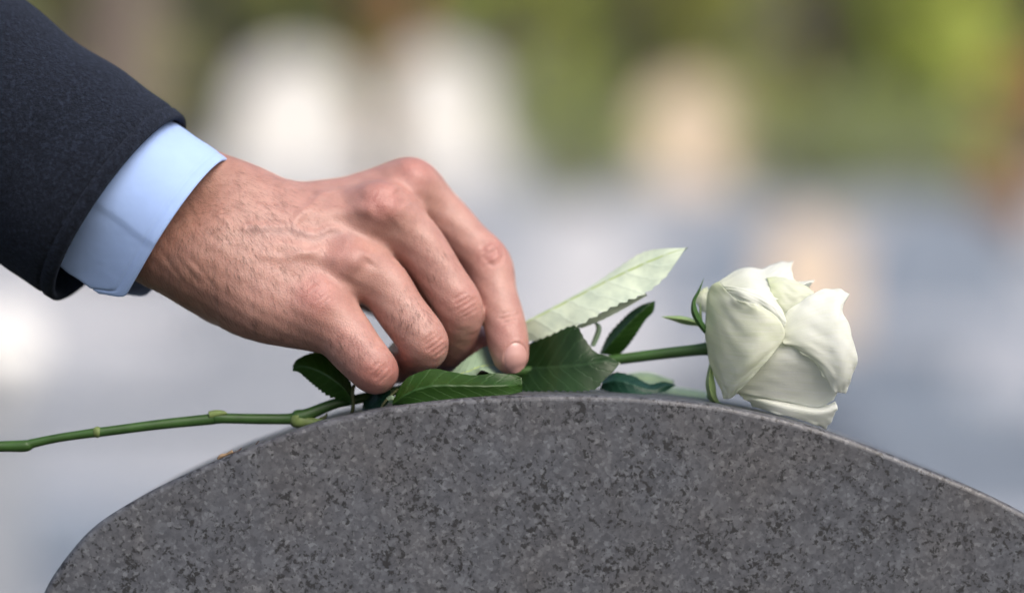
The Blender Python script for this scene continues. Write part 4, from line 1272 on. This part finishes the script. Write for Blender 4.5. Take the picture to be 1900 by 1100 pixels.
net_petal([[(1334, 522, 0.5), (1357, 549, 2.6), (1383, 561, 3.4), (1410, 566, 3.4)],
           [(1313, 543, 0), (1350, 574, 2.2), (1400, 583, 3.0), (1441, 588, 3.0)],
           [(1309, 600, 0), (1350, 620, 1.8), (1405, 624, 2.4), (1456, 622, 2.4)],
           [(1311, 648, 0), (1345, 664, 1.4), (1390, 668, 2.0), (1430, 661, 2.2)],
           [(1323, 688, 0), (1340, 704, 0.8), (1362, 712, 1.4), (1394, 702, 1.8)],
           [(1342, 738, 0), (1350, 740, 0.4), (1358, 737, 0.8), (1366, 730, 1.2)]], M_petal_green, label='outermost greenish petal wrapped round the base')
net_petal([[(1312, 532, 0), (1318, 548, 1), (1320, 575, 1)], [(1298, 540, 0), (1304, 556, 1.5), (1310, 580, 1)], [(1286, 552, -1), (1294, 566, 0), (1302, 578, 0)]], M_petal_green, 10, depth=20)

# sepals
leaf([(1310, 622, 4), (1296, 606, 2), (1283, 582, 1), (1284, 558, 1), (1295, 538, 2), (1307, 514, 4)], [(1312, 620, 3), (1301, 604, 0), (1288, 580, -1), (1287, 558, 0), (1297, 538, 1), (1307, 514, 4)], [(1314, 612, 4), (1308, 602, 2), (1297, 582, 1), (1291, 560, 1), (1299, 540, 2), (1307, 514, 4)], M_sepal, 30, serr=(0, 0), name='sepal', flip=True)
leaf([(1302, 597, 14), (1270, 587, 13), (1245, 586, 12), (1226, 588, 12)], [(1302, 601, 12), (1270, 593, 10), (1245, 590, 11), (1226, 588, 12)], [(1302, 606, 14), (1270, 602, 13), (1245, 594, 12), (1226, 588, 12)], M_sepal, 20, serr=(0, 0), name='sepal', flip=True)
leaf([(1318, 668, 8), (1312, 690, 6), (1309, 715, 5), (1316, 740, 5), (1330, 750, 6)], [(1320, 672, 5), (1317, 692, 2), (1316, 715, 1), (1322, 738, 2), (1334, 751, 5)], [(1324, 676, 6), (1324, 694, 4), (1328, 716, 3), (1330, 734, 4), (1338, 752, 6)], M_sepal, 26, serr=(0, 0), name='sepal', flip=True)
leaf([(1312, 722, 12), (1314, 740, 9), (1340, 752, 6), (1385, 760, 5)], [(1316, 728, 9), (1322, 744, 6), (1346, 754, 3), (1386, 761, 4)], [(1322, 728, 10), (1330, 742, 8), (1352, 752, 6), (1387, 760, 5)], M_sepal, 26, serr=(0, 0), name='sepal')
leaf([(1300, 600, 8), (1297, 580, 8), (1299, 558, 8)], [(1302, 600, 7), (1299, 580, 7), (1299, 558, 8)], [(1304, 600, 8), (1302, 580, 8), (1299, 558, 8)], M_sepal, 12, serr=(0, 0), name='sepal')

# ---- dry scraps on the stone's shoulder
scrap = thing('dry_twig', 'tiny dry twig with a papery tan bract on the left shoulder of the stone', 'twig', tuple(W(P(440, 842, -20))))
def scrap_tube(name, spec, mat):
    c = crom(np.array([[*P(a, b, c_), r] for a, b, c_, r in spec]), 5)
    mb = MB(); mb.tube(W(c[:, :3]), c[:, 3] * 0.001, 6); mb.build(name, mat, scrap)
scrap_tube('bract', [(404, 852, -21, 0.5), (410, 846, -21, 0.8), (420, 843, -21, 0.6), (432, 837, -21, 0.7)], M_dry)
scrap_tube('stalk', [(410, 850, -21, 0.3), (425, 842, -21, 0.35), (440, 838, -21, 0.3), (448, 831, -20, 0.2)], M_dry_dark)
scrap_tube('stalk', [(458, 836, -20, 0.2), (470, 829, -20, 0.25), (476, 823, -20, 0.22), (481, 817, -20, 0.15)], M_dry_dark)

# ================================================================== everything is built: clear the helper marks
for o in scene.objects:
    if 'origin' in o.keys(): del o['origin']
